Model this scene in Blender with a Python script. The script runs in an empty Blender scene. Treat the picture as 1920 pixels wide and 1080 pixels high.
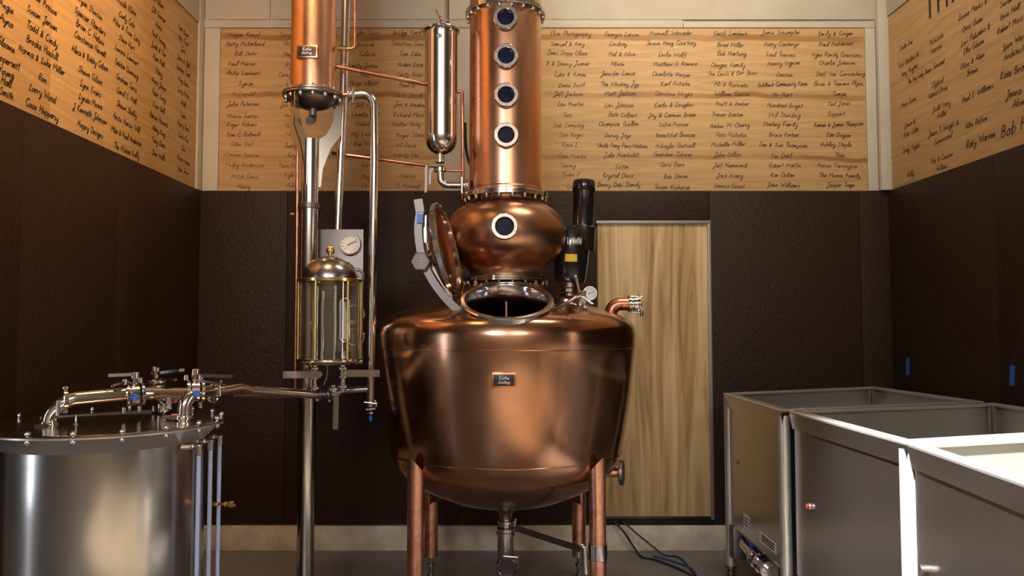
import bpy, bmesh, math, random
from mathutils import Matrix, Vector
random.seed(7)
SC = bpy.context.scene
COL = SC.collection
F = 1450.0; CX = 935.0; PITCH = math.radians(2.84); H = 1.5
# ---------------------------------------------------------------- camera
cam = bpy.data.cameras.new('camera'); camo = bpy.data.objects.new('camera', cam); COL.objects.link(camo)
camo.location = (0, 0, H); camo.rotation_euler = (math.pi/2 + PITCH, 0, 0)
cam.sensor_width = 36; cam.lens = F/1920*36; cam.shift_x = (960-CX)/1920; cam.clip_start = .05
SC.camera = camo
# ---------------------------------------------------------------- world, lights, exposure
w = bpy.data.worlds.new('world'); SC.world = w; w.use_nodes = True
w.node_tree.nodes['Background'].inputs[0].default_value = (.75, .82, 1, 1)
w.node_tree.nodes['Background'].inputs[1].default_value = .2
SC.view_settings.view_transform = 'Standard'; SC.view_settings.look = 'None'
SC.view_settings.gamma = 1; SC.view_settings.use_curve_mapping = False
SC.view_settings.exposure = 0.10
def area(name, loc, target, sx, sy, power, color, spread=180):
    l = bpy.data.lights.new(name, 'AREA'); l.shape = 'RECTANGLE'; l.size = sx; l.size_y = sy
    l.energy = power; l.color = color; l.spread = math.radians(spread)
    o = bpy.data.objects.new(name, l); COL.objects.link(o); o.location = loc
    o.rotation_euler = (Vector(target)-Vector(loc)).to_track_quat('-Z', 'Y').to_euler()
    return o
area('high_window_light', (-1.3, -4.2, 3.9), (.1, 4.5, 2.6), 1.3, 1.0, 130, (.86, .92, 1))       # high windows in the hall front wall
area('high_window_light', (1.6, -4.2, 3.9), (.1, 4.5, 2.6), 1.3, 1.0, 60, (1, .93, .85))
area('tall_window_light', (-4.9, .2, 1.4), (0, 2.8, 1.0), .26, 2.7, 24, (.80, .87, 1))           # tall cool window, hall left
area('tall_window_light', (4.6, 1.2, 1.5), (0, 2.9, 1.0), .40, 2.8, 42, (1, .90, .78))            # tall warm window, hall right
area('hall_fill_light', (.5, -2.6, 4.9), (.5, -4.5, 1.6), 5, .4, 170, (1, .84, .64))              # added unseen light washing the hall front wall for the copper's reflections
area('lamp_light_left', (-.95, 2.7, 4.1), (-2.1, 3.5, 2.8), .4, .4, 30, (1, .59, .25), 120)      # warm pendant over the left wall
area('lamp_light_centre', (1.2, 3.3, 4.9), (1.1, 5.3, 2.9), 1.2, .3, 34, (1, .87, .67), 120)
# sun-like area beams: an added floor patch for kettle reflections, and sunlight on vats
area('added_sun_light', (-1.40, -3.2, 4.4), (.95, .25, 0), 2.8, 2.4, 220, (1, .80, .52), 6)
area('added_sun_light', (-.32, -1.0, 4.80), (1.90, 2.15, 1.0), 2.2, 1.5, 140, (1, .96, .88), 5)
def P(px, py, Y):
    x = (px-CX)/F; y = (540-py)/F
    dy = math.cos(PITCH) - y*math.sin(PITCH); dz = math.sin(PITCH) + y*math.cos(PITCH)
    t = Y/dy
    return Vector((x*t, Y, H + dz*t))
def Z(py, Y): return P(CX, py, Y).z
# ---------------------------------------------------------------- materials
def mat(name, base=(.5,.5,.5), rough=.5, metal=0., **kw):
    m = bpy.data.materials.new(name); m.use_nodes = True
    nt = m.node_tree; b = nt.nodes['Principled BSDF']
    b.inputs['Base Color'].default_value = (*base, 1); b.inputs['Roughness'].default_value = rough
    b.inputs['Metallic'].default_value = metal
    for k, v in kw.items(): b.inputs[k.replace('_', ' ')].default_value = v
    return m
def N(m, t, **kw):
    n = m.node_tree.nodes.new(t)
    for k, v in kw.items(): setattr(n, k, v)
    return n
def L(m, a, b): m.node_tree.links.new(a, b)
def coords(m, scale=(1,1,1), rot=(0,0,0)):
    tc = N(m, 'ShaderNodeTexCoord'); mp = N(m, 'ShaderNodeMapping')
    mp.inputs['Scale'].default_value = scale; mp.inputs['Rotation'].default_value = rot
    L(m, tc.outputs['Object'], mp.inputs['Vector']); return mp.outputs[0]
def noise(m, vec, scale, detail=4, rough=.55, dist=0):
    n = N(m, 'ShaderNodeTexNoise'); n.inputs['Scale'].default_value = scale
    n.inputs['Detail'].default_value = detail; n.inputs['Roughness'].default_value = rough
    n.inputs['Distortion'].default_value = dist; L(m, vec, n.inputs['Vector']); return n.outputs[0]
def ramp(m, fac, stops):
    r = N(m, 'ShaderNodeValToRGB'); e = r.color_ramp.elements
    while len(e) < len(stops): e.new(.5)
    for i, (p, c) in enumerate(stops):
        e[i].position = p; e[i].color = (*c, 1) if len(c) == 3 else c
    L(m, fac, r.inputs[0]); return r.outputs[0]
def bump(m, h, strength=.3, dist=.01):
    b = N(m, 'ShaderNodeBump'); b.inputs['Strength'].default_value = strength; b.inputs['Distance'].default_value = dist
    L(m, h, b.inputs['Height']); L(m, b.outputs[0], m.node_tree.nodes['Principled BSDF'].inputs['Normal'])
def S(m, sock, out): L(m, out, m.node_tree.nodes['Principled BSDF'].inputs[sock])
def g(v): return (v, v, v)

def copper(name, r0, r1):
    m = mat(name, (.55,.25,.13), .28, 1)
    n1 = noise(m, coords(m, (1,1,.5)), 2.2, 5, .55, .5)
    S(m, 'Base Color', ramp(m, n1, [(.3,(.34,.165,.095)),(.5,(.46,.245,.15)),(.7,(.56,.33,.21))]))
    n2 = noise(m, coords(m), 6, 5, .5)
    S(m, 'Roughness', ramp(m, n2, [(.3,g(r0)),(.7,g(r1))])); bump(m, n1, .05, .02)
    return m
M_copper = copper('aged_copper', .15, .24)
M_onion = copper('satin_copper', .27, .36)
M_bright = mat('polished_copper', (.80,.36,.19), .27, 1)
v = coords(M_bright, (1,1,.4)); n1 = noise(M_bright, v, 3.5, 6, .6, .5)
S(M_bright, 'Base Color', ramp(M_bright, n1, [(.3,(.58,.28,.155)),(.55,(.73,.40,.25)),(.75,(.82,.51,.36))]))
S(M_bright, 'Roughness', ramp(M_bright, n1, [(.3,g(.24)),(.7,g(.36))]))
M_tubecu = mat('copper_tube', (.68,.28,.16), .3, 1)
n1 = noise(M_tubecu, coords(M_tubecu), 14, 5)
S(M_tubecu, 'Base Color', ramp(M_tubecu, n1, [(.35,(.42,.14,.09)),(.6,(.72,.32,.19))]))
M_legcu = mat('leg_copper', (.7,.3,.18), .33, 1)
n1 = noise(M_legcu, coords(M_legcu), 9, 8, .7, .8)
S(M_legcu, 'Base Color', ramp(M_legcu, n1, [(.33,(.48,.19,.12)),(.5,(.72,.34,.22)),(.68,(.86,.52,.38))]))
M_steel = mat('polished_steel', (.62,.59,.56), .16, 1)
M_chrome = mat('chrome_steel', (.74,.72,.72), .12, 1)
M_dull = mat('dull_steel', (.22,.20,.185), .42, 1)
M_mid = mat('worn_steel', (.42,.38,.34), .30, 1)
M_darksteel = mat('dark_steel', (.20,.18,.165), .38, 1)
M_brush = mat('brushed_steel', (.50,.47,.44), .27, 1, Anisotropic=.6)
n1 = noise(M_brush, coords(M_brush, (1.5,1.5,260)), 4, 2)
S(M_brush, 'Roughness', ramp(M_brush, n1, [(.3,g(.155)),(.7,g(.20))]))
M_sheet = mat('sheet_steel', (.55,.53,.52), .25, .99)
M_rim = mat('lit_steel', (.62,.60,.58), .30, .70)  # sheet steel made lighter: lit look put into rims, posts and tank skirt
M_inner = mat('satin_lining_steel', (.46,.44,.40), .34, .72)
M_brass = mat('brass', (.78,.58,.22), .22, 1)
M_glass = mat('clear_glass', (.96,.98,.96), .01, 0, IOR=1.45, Transmission_Weight=1.0)
M_dglass = mat('dark_port_glass', (.008,.012,.045), .08, 0, IOR=1.3)
M_blue = mat('blue_tape', (.02,.09,.42), .6)
M_bluepl = mat('blue_plastic', (.02,.12,.75), .35)
M_red = mat('red_plastic', (.7,.03,.02), .35)
M_tube = mat('pale_blue_tube', (.50,.60,.88), .25, 0, Transmission_Weight=.15)
M_black = mat('gloss_black_paint', (.012,.011,.012), .16, 0, Coat_Weight=.6)
M_yellow = mat('yellow_label', (.85,.52,.02), .5)
M_white = mat('white_print', (.85,.84,.82), .5)
M_whitepl = mat('gauge_dial_white', (.80,.78,.74), .35)
M_ink = mat('marker_ink', (.022,.014,.010), .6)
M_inkf = mat('faded_marker_ink', (.17,.085,.04), .7)
M_inkm = mat('brown_marker_ink', (.08,.042,.022), .7)
M_cable = mat('black_cable', (.012,.011,.011), .5)
M_sticker = mat('sticker_paper', (.70,.66,.72), .45)
M_plateblk = mat('black_enamel', (.02,.016,.014), .35)
# plywood
def ply(name, c0, c1, c2, stain=True):
    m = mat(name, c1, .62)
    v = coords(m, (.35,.35,5)); n = noise(m, v, 4, 8, .6, 1.6)
    base = ramp(m, n, [(.28,c0),(.5,c1),(.72,c2)])
    if False:
        n2 = noise(m, coords(m, (.22,.22,2.6)), 3.0, 3, .5, .3)
        r2 = ramp(m, n2, [(.62,(1,1,1)),(.67,(.62,.5,.40)),(.70,(.62,.5,.4)),(.74,(1,1,1))])
        mx = N(m, 'ShaderNodeMix', data_type='RGBA', blend_type='MULTIPLY'); mx.inputs[0].default_value = .75
        L(m, base, mx.inputs[6]); L(m, r2, mx.inputs[7]); base = mx.outputs[2]
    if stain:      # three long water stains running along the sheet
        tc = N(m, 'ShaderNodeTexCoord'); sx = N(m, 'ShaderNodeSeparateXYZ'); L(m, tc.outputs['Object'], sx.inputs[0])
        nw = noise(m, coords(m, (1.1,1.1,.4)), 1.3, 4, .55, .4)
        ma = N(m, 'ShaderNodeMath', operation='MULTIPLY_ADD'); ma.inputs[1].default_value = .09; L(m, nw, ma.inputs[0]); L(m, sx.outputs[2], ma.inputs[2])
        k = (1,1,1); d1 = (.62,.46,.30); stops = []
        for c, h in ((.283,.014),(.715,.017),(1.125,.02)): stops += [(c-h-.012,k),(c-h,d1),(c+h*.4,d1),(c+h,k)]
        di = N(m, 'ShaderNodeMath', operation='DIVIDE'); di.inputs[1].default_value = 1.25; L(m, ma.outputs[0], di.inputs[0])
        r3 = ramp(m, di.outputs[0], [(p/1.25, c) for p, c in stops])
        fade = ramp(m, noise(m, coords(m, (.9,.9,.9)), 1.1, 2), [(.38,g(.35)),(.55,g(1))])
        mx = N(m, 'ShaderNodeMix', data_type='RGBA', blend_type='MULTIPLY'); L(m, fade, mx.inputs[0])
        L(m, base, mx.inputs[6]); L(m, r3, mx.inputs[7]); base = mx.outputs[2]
    S(m, 'Base Color', base); bump(m, n, .08, .004)
    return m
M_plyside = ply('side_plywood', (.38,.215,.085), (.47,.285,.118), (.55,.35,.155), False)
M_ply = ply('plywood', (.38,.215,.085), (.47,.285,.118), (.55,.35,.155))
M_doorply = mat('door_plywood', (.6,.42,.22), .5)
n1 = noise(M_doorply, coords(M_doorply, (5,5,.35)), 2.2, 7, .55, 1.2)
S(M_doorply, 'Base Color', ramp(M_doorply, n1, [(.30,(.19,.10,.035)),(.44,(.40,.26,.11)),(.62,(.60,.43,.22))])); bump(M_doorply, n1, .06, .004)
M_wall = mat('cream_painted_board', (.60,.53,.42), .7)
n1 = noise(M_wall, coords(M_wall), 3, 6); S(M_wall, 'Base Color', ramp(M_wall, n1, [(.3,(.44,.385,.30)),(.7,(.53,.47,.375))]))
M_curb = mat('grey_concrete', (.42,.37,.31), .8)
n1 = noise(M_curb, coords(M_curb), 7, 9, .7); S(M_curb, 'Base Color', ramp(M_curb, n1, [(.3,(.42,.36,.29)),(.6,(.64,.57,.48))])); bump(M_curb, n1, .25, .01)
M_panel = mat('black_textured_panel', (.027,.0145,.0095), .5, Specular_IOR_Level=.16)
vv = N(M_panel, 'ShaderNodeTexVoronoi'); vv.inputs['Scale'].default_value = 34; L(M_panel, coords(M_panel), vv.inputs['Vector'])
n1 = noise(M_panel, coords(M_panel), 45, 5, .6)
mm = N(M_panel, 'ShaderNodeMath', operation='MULTIPLY'); L(M_panel, vv.outputs[0], mm.inputs[0]); L(M_panel, n1, mm.inputs[1])
bump(M_panel, mm.outputs[0], .35, .012)
M_floor = mat('polished_concrete_floor', (.2,.19,.19), .38)
n1 = noise(M_floor, coords(M_floor), 1.6, 8, .6); S(M_floor, 'Base Color', ramp(M_floor, n1, [(.3,(.125,.115,.11)),(.7,(.20,.19,.19))]))
S(M_floor, 'Roughness', ramp(M_floor, noise(M_floor, coords(M_floor), 5, 8, .7), [(.3,g(.28)),(.7,g(.5))]))
M_halldark = mat('dark_hall_wall', (.10,.085,.07), .8)
M_hall = mat('hall_plaster', (.56,.46,.34), .8)
M_ceil = mat('ceiling_board', (.30,.24,.18), .8)

# ---------------------------------------------------------------- mesh helpers
WORLD = {}
def finish(bm, angle=38):
    bmesh.ops.recalc_face_normals(bm, faces=bm.faces)
    me = bpy.data.meshes.new('mesh'); bm.to_mesh(me); bm.free()
    me.polygons.foreach_set('use_smooth', [True]*len(me.polygons)); me.set_sharp_from_angle(angle=math.radians(angle))
    return me
def link(name, data, parent=None, M=None):
    o = bpy.data.objects.new(name, data); COL.objects.link(o)
    M = M or Matrix(); WORLD[o.name] = M
    if parent is not None:
        o.parent = parent; o.matrix_local = WORLD[parent.name].inverted() @ M
    else: o.matrix_world = M; o.matrix_basis = M
    return o
def obj(name, bm, m, parent=None, M=None, label=None, angle=38):
    me = bm if isinstance(bm, bpy.types.Mesh) else finish(bm, angle)
    if m and not me.materials: me.materials.append(m)
    if M is None:                     # world-space mesh: put the origin at its base
        lo = Vector([min(v.co[i] for v in me.vertices) for i in range(3)]); hi = Vector([max(v.co[i] for v in me.vertices) for i in range(3)])
        M = Matrix.Translation(Vector(((lo.x+hi.x)/2, (lo.y+hi.y)/2, lo.z)))
        me.transform(M.inverted())
    o = link(name, me, parent, M)
    if label: o['label'] = label
    return o
def thing(name, label, cat, loc, group=None):
    o = link(name, None, None, Matrix.Translation(Vector(loc)))
    o['label'] = label; o['category'] = cat
    if group: o['group'] = group
    return o
def tag(o, label, cat, group=None):
    o['label'] = label; o['category'] = cat
    if group: o['group'] = group
    return o
def axis(p, d, roll=None):
    d = Vector(d).normalized()
    q = d.to_track_quat('Z', 'Y'); return Matrix.Translation(Vector(p)) @ q.to_matrix().to_4x4()
def lathe(prof, segs=48, M=None, closed=False, bm=None):
    """prof: (radius, height) pairs spun about z, then placed by M"""
    bm = bm or bmesh.new(); M = M or Matrix(); rings = []
    for r, z in prof:
        if r < 1e-6: rings.append([bm.verts.new(M @ Vector((0,0,z)))])
        else: rings.append([bm.verts.new(M @ Vector((r*math.cos(2*math.pi*i/segs), r*math.sin(2*math.pi*i/segs), z))) for i in range(segs)])
    pairs = list(zip(rings, rings[1:]))
    if closed: pairs.append((rings[-1], rings[0]))
    for a, b in pairs:
        for i in range(segs):
            j = (i+1) % segs
            if len(a) == 1 and len(b) == 1: continue
            if len(a) == 1: bm.faces.new((a[0], b[i], b[j]))
            elif len(b) == 1: bm.faces.new((a[i], a[j], b[0]))
            else: bm.faces.new((a[i], a[j], b[j], b[i]))
    return bm
def cyl(p, d, r, h, segs=24, bev=.002, bm=None):
    bev = min(bev, r*.3, h*.3)
    return lathe([(0,0),(r-bev,0),(r,bev),(r,h-bev),(r-bev,h),(0,h)], segs, axis(p, d), bm=bm)
def ringm(r0, r1, h, segs=48, M=None, bev=.003, bm=None):
    return lathe([(r0,0),(r1-bev,0),(r1,bev),(r1,h-bev),(r1-bev,h),(r0+bev,h),(r0,h-bev)], segs, M, closed=True, bm=bm)
def box(lo, hi, bev=0., bm=None, M=None):
    own = bmesh.new(); lo = Vector(lo); hi = Vector(hi)
    bmesh.ops.create_cube(own, size=1, matrix=Matrix.Translation((lo+hi)/2) @ Matrix.Diagonal((*(hi-lo), 1)))
    if bev: bmesh.ops.bevel(own, geom=own.edges[:], offset=bev, segments=2, affect='EDGES', profile=.6)
    if M: own.transform(M)
    if bm is None: return own
    me = bpy.data.meshes.new('t'); own.to_mesh(me); own.free(); bm.from_mesh(me); bpy.data.meshes.remove(me); return bm
def fillet(pts, rad, n=8):
    pts = [Vector(p) for p in pts]; out = [pts[0]]
    for a, b, c in zip(pts, pts[1:], pts[2:]):
        u = (a-b); v = (c-b); lu, lv = u.length, v.length; u.normalize(); v.normalize()
        ang = u.angle(v)
        if ang > math.pi-.02 or rad <= 0: out.append(b); continue
        t = min(rad/math.tan(ang/2), lu*.48, lv*.48); r = t*math.tan(ang/2)
        cen = b + (u+v).normalized()*(r/math.sin(ang/2)); s = b+u*t - cen; e = b+v*t - cen
        tot = s.angle(e)
        for i in range(n+1):
            k = i/n; out.append(cen + (s*math.sin((1-k)*tot)+e*math.sin(k*tot))/math.sin(tot))
    out.append(pts[-1]); return out
def tube(pts, r, rad=0., segs=16, cap=True, bm=None, rs=None):
    bm = bm or bmesh.new(); path = fillet(pts, rad) if rad else [Vector(p) for p in pts]
    rings = []; t0 = (path[1]-path[0]).normalized()
    nrm = t0.orthogonal().normalized()
    for i, p in enumerate(path):
        a = path[max(i-1,0)]; b = path[min(i+1,len(path)-1)]
        t = (b-a).normalized(); nrm = (nrm - t*nrm.dot(t)).normalized(); bi = t.cross(nrm)
        rr = rs[i] if rs else r
        rings.append([bm.verts.new(p + (nrm*math.cos(2*math.pi*k/segs) + bi*math.sin(2*math.pi*k/segs))*rr) for k in range(segs)])
    for a, b in zip(rings, rings[1:]):
        for k in range(segs): bm.faces.new((a[k], a[(k+1)%segs], b[(k+1)%segs], b[k]))
    if cap: bm.faces.new(rings[0][::-1]); bm.faces.new(rings[-1])
    return bm
def strap(pts, wd, th, side, bm=None):
    """flat bar swept along pts; side = direction of its width"""
    bm = bm or bmesh.new(); pts = [Vector(p) for p in pts]; rings = []; side0 = Vector(side)
    for i, p in enumerate(pts):
        t = (pts[min(i+1,len(pts)-1)]-pts[max(i-1,0)]).normalized()
        s = (side0 - t*side0.dot(t)).normalized(); n = t.cross(s)
        rings.append([bm.verts.new(p+s*a*wd/2+n*b*th/2) for a, b in ((-1,-1),(1,-1),(1,1),(-1,1))])
    for a, b in zip(rings, rings[1:]):
        for k in range(4): bm.faces.new((a[k], a[(k+1)%4], b[(k+1)%4], b[k]))
    bm.faces.new(rings[0][::-1]); bm.faces.new(rings[-1]); return bm
def curve_pts(pts, n=6):
    pts = [Vector(p) for p in pts]; out = []
    q = [2*pts[0]-pts[1]] + pts + [2*pts[-1]-pts[-2]]
    for i in range(1, len(q)-2):
        for k in range(n):
            t = k/n; a, b, c, d = q[i-1], q[i], q[i+1], q[i+2]
            out.append(.5*((2*b)+(c-a)*t+(2*a-5*b+4*c-d)*t*t+(3*b-a-3*c+d)*t**3))
    out.append(pts[-1]); return out
def prism(poly, M, th, bm=None):
    bm = bm or bmesh.new()
    a = [bm.verts.new(M @ Vector((x,y,0))) for x, y in poly]; b = [bm.verts.new(M @ Vector((x,y,th))) for x, y in poly]
    bm.faces.new(a[::-1]); bm.faces.new(b); n = len(poly)
    for i in range(n): bm.faces.new((a[i], a[(i+1)%n], b[(i+1)%n], b[i]))
    return bm
def hexm(r, h):
    return finish(lathe([(0,0),(r,0),(r,h*.8),(r*.85,h),(0,h)], 6), 20)
BOLT = finish(lathe([(0,-.006),(.0085,-.006),(.0085,.004),(.006,.009),(0,.010)], 8), 40); BOLT.materials.append(M_chrome)
ACORN = finish(lathe([(0,0),(.010,0),(.010,.010),(.0085,.016),(.005,.020),(0,.021)], 12), 60); ACORN.materials.append(M_chrome)
def copies(name, me, parent, mats):
    for m4 in mats: link(name, me, parent, m4)
def struct(o): o['kind'] = 'structure'; return o

# ---------------------------------------------------------------- setting
D = 5.3; XL = -2.07; XR = 2.70; ZB = 2.43; ZT = 3.572
YLW = 2.75; YRW = 2.2; HC = 5.2; HF = -4.5
floor = struct(obj('floor', box((-6.2,HF,-.1),(6.2,D+.1,0)), M_floor))
wb = struct(obj('wall_back', box((XL-.2,D,0),(XR+.2,D+.2,HC)), M_wall))
wl = struct(obj('wall_left', box((XL-.2,YLW,0),(XL,D,HC)), M_wall))
wr = struct(obj('wall_right', box((XR,YRW,0),(XR+.2,D,HC)), M_wall))
struct(obj('ceiling', box((-6.2,HF,HC),(6.2,D+.2,HC+.1)), M_ceil))
struct(obj('wall_front', box((-6.2,HF-.1,0),(6.2,HF,HC)), M_hall))
struct(obj('wall_hall_left', box((-6.3,HF,0),(-6.2,YLW+.2,HC)), M_halldark))
struct(obj('wall_hall_right', box((6.2,HF,0),(6.3,YRW+.2,HC)), M_halldark))
struct(obj('wall_return_left', box((-6.2,YLW,0),(XL-.2,YLW+.2,HC)), M_halldark))
struct(obj('wall_return_right', box((XR+.2,YRW,0),(6.2,YRW+.2,HC)), M_halldark))
# black textured panels (1.22 m sheets), back wall: leave the door opening
DX0 = P(1121,700,D).x; DX1 = P(1327,700,D).x; DZ0 = Z(966,D); DZ1 = Z(421,D)
def wpanels(par, mk, spans, z0, z1):
    for a, b in spans: obj('wall_panel', mk(a+.002, b-.002, z0, z1), M_panel, par)
mkb = lambda a,b,z0,z1: box((a,D-.022,z0),(b,D-.001,z1), .002)
xs = [XL+.003, -1.45, -.24, DX0-.004]
wpanels(wb, mkb, list(zip(xs, xs[1:])), .165, ZB)
wpanels(wb, mkb, [(DX1+.02, DX1+1.05), (DX1+1.05, XR-.003)], .165, ZB)
wpanels(wb, mkb, [(DX0-.004, DX1+.02)], DZ1+.03, ZB)
wpanels(wb, mkb, [(DX0-.004, DX1+.02)], .165, DZ0-.025)
for par, x, s, ye in ((wl, XL, 1, YLW), (wr, XR, -1, YRW)):
    ys = [D-.024, 4.15, 3.3, ye+.01] if ye > 2.5 else [D-.024, 4.15, 2.93, ye+.01]
    for a, b in zip(ys, ys[1:]):
        x0, x1 = sorted((x+s*.001, x+s*.022))
        obj('wall_panel', box((x0,b+.002,.165),(x1,a-.002,ZB), .002), M_panel, par)
struct(obj('baseboard_back', box((XL,D-.05,0),(XR,D,.163), .006), M_curb))
struct(obj('baseboard_left', box((XL,YLW,0),(XL+.05,D-.052,.163), .006), M_curb))
struct(obj('baseboard_right', box((XR-.05,YRW,0),(XR,D-.052,.163), .006), M_curb))
# door of plywood
dr = struct(obj('door_1', box((DX0,D-.03,DZ0),(DX1,D-.012,DZ1), .002), M_doorply))
M_strip = mat('grey_metal_strip', (.30,.26,.24), .45, .6)
obj('top_rail', box((DX0-.01,D-.045,DZ1),(DX1+.024,D-.001,DZ1+.022), .003), M_strip, dr)
obj('side_rail', box((DX1,D-.045,DZ0-.02),(DX1+.022,D-.001,DZ1), .003), M_strip, dr)
obj('bottom_rail', box((DX0-.01,D-.04,DZ0-.02),(DX1,D-.001,DZ0), .003), M_plateblk, dr)
# upper plywood sheets and cream trims
PX0 = P(413,200,D).x; PX1 = P(1622,200,D).x
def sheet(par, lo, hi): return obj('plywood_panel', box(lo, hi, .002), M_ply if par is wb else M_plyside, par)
xm = P(965,200,D).x
xg = P(833,200,D).x
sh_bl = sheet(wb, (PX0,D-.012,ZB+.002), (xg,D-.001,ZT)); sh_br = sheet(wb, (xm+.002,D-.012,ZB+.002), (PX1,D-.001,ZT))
sh_l1 = sheet(wl, (XL+.001,3.5,ZB+.002), (XL+.012,D-.10,ZT)); sh_l0 = sheet(wl, (XL+.001,YLW+.02,ZB+.002), (XL+.012,3.498,ZT))
sh_r1 = sheet(wr, (XR-.012,3.02,ZB+.002), (XR-.001,D-.06,ZT+.06)); sh_r0 = sheet(wr, (XR-.012,YRW+.02,ZB+.002), (XR-.001,3.018,ZT+.06))
zt2 = Z(39,D)
def trim(n, lo, hi): return struct(obj('trim_%d' % n, box(lo, hi, .003), M_wall))
trim(1, (XL+.02,D-.018,ZT+.003), (P(1280,45,D).x-.002,D,zt2))
trim(2, (P(1280,45,D).x+.002,D-.018,ZT+.003), (XR-.085,D,zt2-.02))
trim(3, (XL+.028,D-.02,ZB+.002), (PX0-.002,D,ZT)); trim(4, (PX1+.002,D-.02,ZB+.002), (XR-.085,D,ZT))
trim(12, (xg+.002,D-.016,ZB+.002), (xm-.002,D,ZT))
trim(5, (XL,D-.098,ZB+.002), (XL+.024,D-.001,HC-.01)); trim(6, (XR-.08,D-.055,ZB+.002), (XR-.001,D-.001,HC-.01))
xs = [P(p,20,D).x for p in (392,508,905,1648)]
for i, (a, b) in enumerate(zip(xs, xs[1:])): trim(7+i, (a+.003,D-.014,zt2+.004), (b-.003,D,HC-.01))
trim(10, (XL,YLW,ZT+.004), (XL+.02,D-.10,HC-.01)); trim(11, (XR-.02,YRW,ZT+.065), (XR,D-.06,HC-.01))
for px in (529, 541):
    link('screw', BOLT, bpy.data.objects['trim_1'], axis(P(px,46,D-.018), (0,-1,0)))

# ---------------------------------------------------------------- handwriting: a single-stroke pen alphabet
G = {
'a':(1.1,"9,9 3,10 0,5 3,0 8,4 10,10 9,2 12,1"),'b':(1.0,"1,20 1,0 2,8 7,10 9,5 5,0 1,1"),'c':(.9,"8,8 4,10 0,5 3,0 9,2"),
'd':(1.1,"9,8 4,10 0,4 4,0 9,5 10,20 9,2 12,1"),'e':(.85,"0,4 7,6 6,10 2,9 0,4 3,0 9,2"),'f':(.7,"8,18 5,20 3,14 3,-6|0,9 7,9"),
'g':(1.0,"9,9 3,10 0,5 4,1 9,9 8,-7 3,-10 0,-6 11,1"),'h':(1.0,"1,20 1,0 3,8 7,10 8,1 11,1"),'i':(.45,"2,10 2,1 5,1|3,14 3,16"),
'j':(.5,"4,10 3,-8 0,-9|4,14 4,16"),'k':(.9,"1,20 1,0|8,10 1,5 9,0"),'l':(.55,"1,2 5,18 3,20 1,3 4,0 6,2"),
'm':(1.5,"0,10 1,0 3,9 5,10 6,0 8,9 11,10 12,1 15,1"),'n':(1.1,"0,10 1,0 4,9 7,10 8,1 11,1"),'o':(.95,"4,10 0,6 2,0 7,1 8,7 4,10 9,9"),
'p':(1.0,"1,10 1,-9|1,7 5,10 9,7 7,1 1,2"),'q':(1.0,"9,9 3,10 0,5 4,0 9,9 9,-9 11,-6"),'r':(.75,"0,10 1,0 2,7 5,10 8,9"),
's':(.75,"7,9 3,10 1,7 6,4 5,0 0,1"),'t':(.65,"3,18 3,2 6,0|0,12 7,12"),'u':(1.1,"0,10 1,1 5,0 9,10 9,1 12,1"),
'v':(.9,"0,10 4,0 8,10 10,9"),'w':(1.3,"0,10 3,0 6,8 9,0 12,10 14,9"),'x':(.9,"0,10 8,0|8,10 0,0"),
'y':(1.0,"0,10 3,2 8,3 9,10 7,-8 2,-10 11,1"),'z':(.9,"0,10 8,10 0,0 9,0"),
'A':(1.5,"0,0 7,20 13,0|3,8 11,8"),'B':(1.3,"2,0 2,20 9,19 9,12 2,11 11,9 10,1 2,0"),'C':(1.3,"12,17 7,20 1,13 2,3 7,0 13,4"),
'D':(1.4,"2,0 2,20 9,18 13,10 9,1 0,0"),'E':(1.2,"11,19 4,19 3,11 9,11 3,10 2,1 11,1"),'F':(1.2,"3,0 4,19 13,20|2,10 9,11"),
'G':(1.4,"12,17 6,20 0,10 5,0 12,3 12,9 7,9"),'H':(1.4,"2,20 1,0|12,20 11,0|1,10 12,11"),'I':(.7,"4,20 3,0"),
'J':(1.1,"3,19 12,20 8,20 7,-4 2,-7 0,-2 9,3"),'K':(1.3,"2,20 2,0|11,20 3,9 12,0"),'L':(1.2,"8,17 4,20 3,3 0,1 12,1"),
'M':(1.8,"0,0 3,20 8,5 13,20 16,0"),'N':(1.5,"0,0 2,20 11,0 13,20"),'O':(1.4,"7,20 0,13 3,1 10,1 13,11 7,20"),
'P':(1.2,"2,0 3,20 10,18 10,11 3,9"),'Q':(1.4,"7,20 0,12 4,0 12,6 7,20|8,5 14,-2"),'R':(1.3,"2,0 3,20 10,18 9,11 3,10 12,0"),
'S':(1.2,"11,17 6,20 3,14 10,7 6,0 0,3"),'T':(1.2,"0,19 13,20|7,20 6,0"),'U':(1.4,"1,20 1,4 6,0 11,6 12,20 12,1"),
'V':(1.3,"0,20 6,0 13,20"),'W':(1.9,"0,20 4,0 9,15 13,0 18,20"),'Y':(1.2,"0,20 6,10 12,20|6,10 5,-4"),'Z':(1.2,"0,19 11,20 0,0 12,1"),
'&':(1.3,"11,0 2,12 6,17 8,12 1,4 4,0 11,8"),'.':(.4,"1,0 2,1"),'-':(.8,"0,8 7,8"),"'":(.4,"2,20 1,16"),' ':(.85,"")}
GP = {k:(wd, [[tuple(float(t)/10 for t in p.split(',')) for p in s.split()] for s in st.split('|') if s]) for k,(wd,st) in G.items()}
def strokes(text, size, slant=.25):
    x = 0; out = []; jit = random.Random(text)
    wob = jit.uniform(-.03,.03)
    for ch in text:
        wd, st = GP.get(ch, (.8, []))
        dy = jit.uniform(-.08,.08); sc = jit.uniform(.88,1.12)
        for s in st:
            out.append([((x + a*sc + b*sc*slant)*size, (b*sc + dy + (x*wob))*size) for a, b in s])
        x += wd + .18
    return out, x*size
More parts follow.
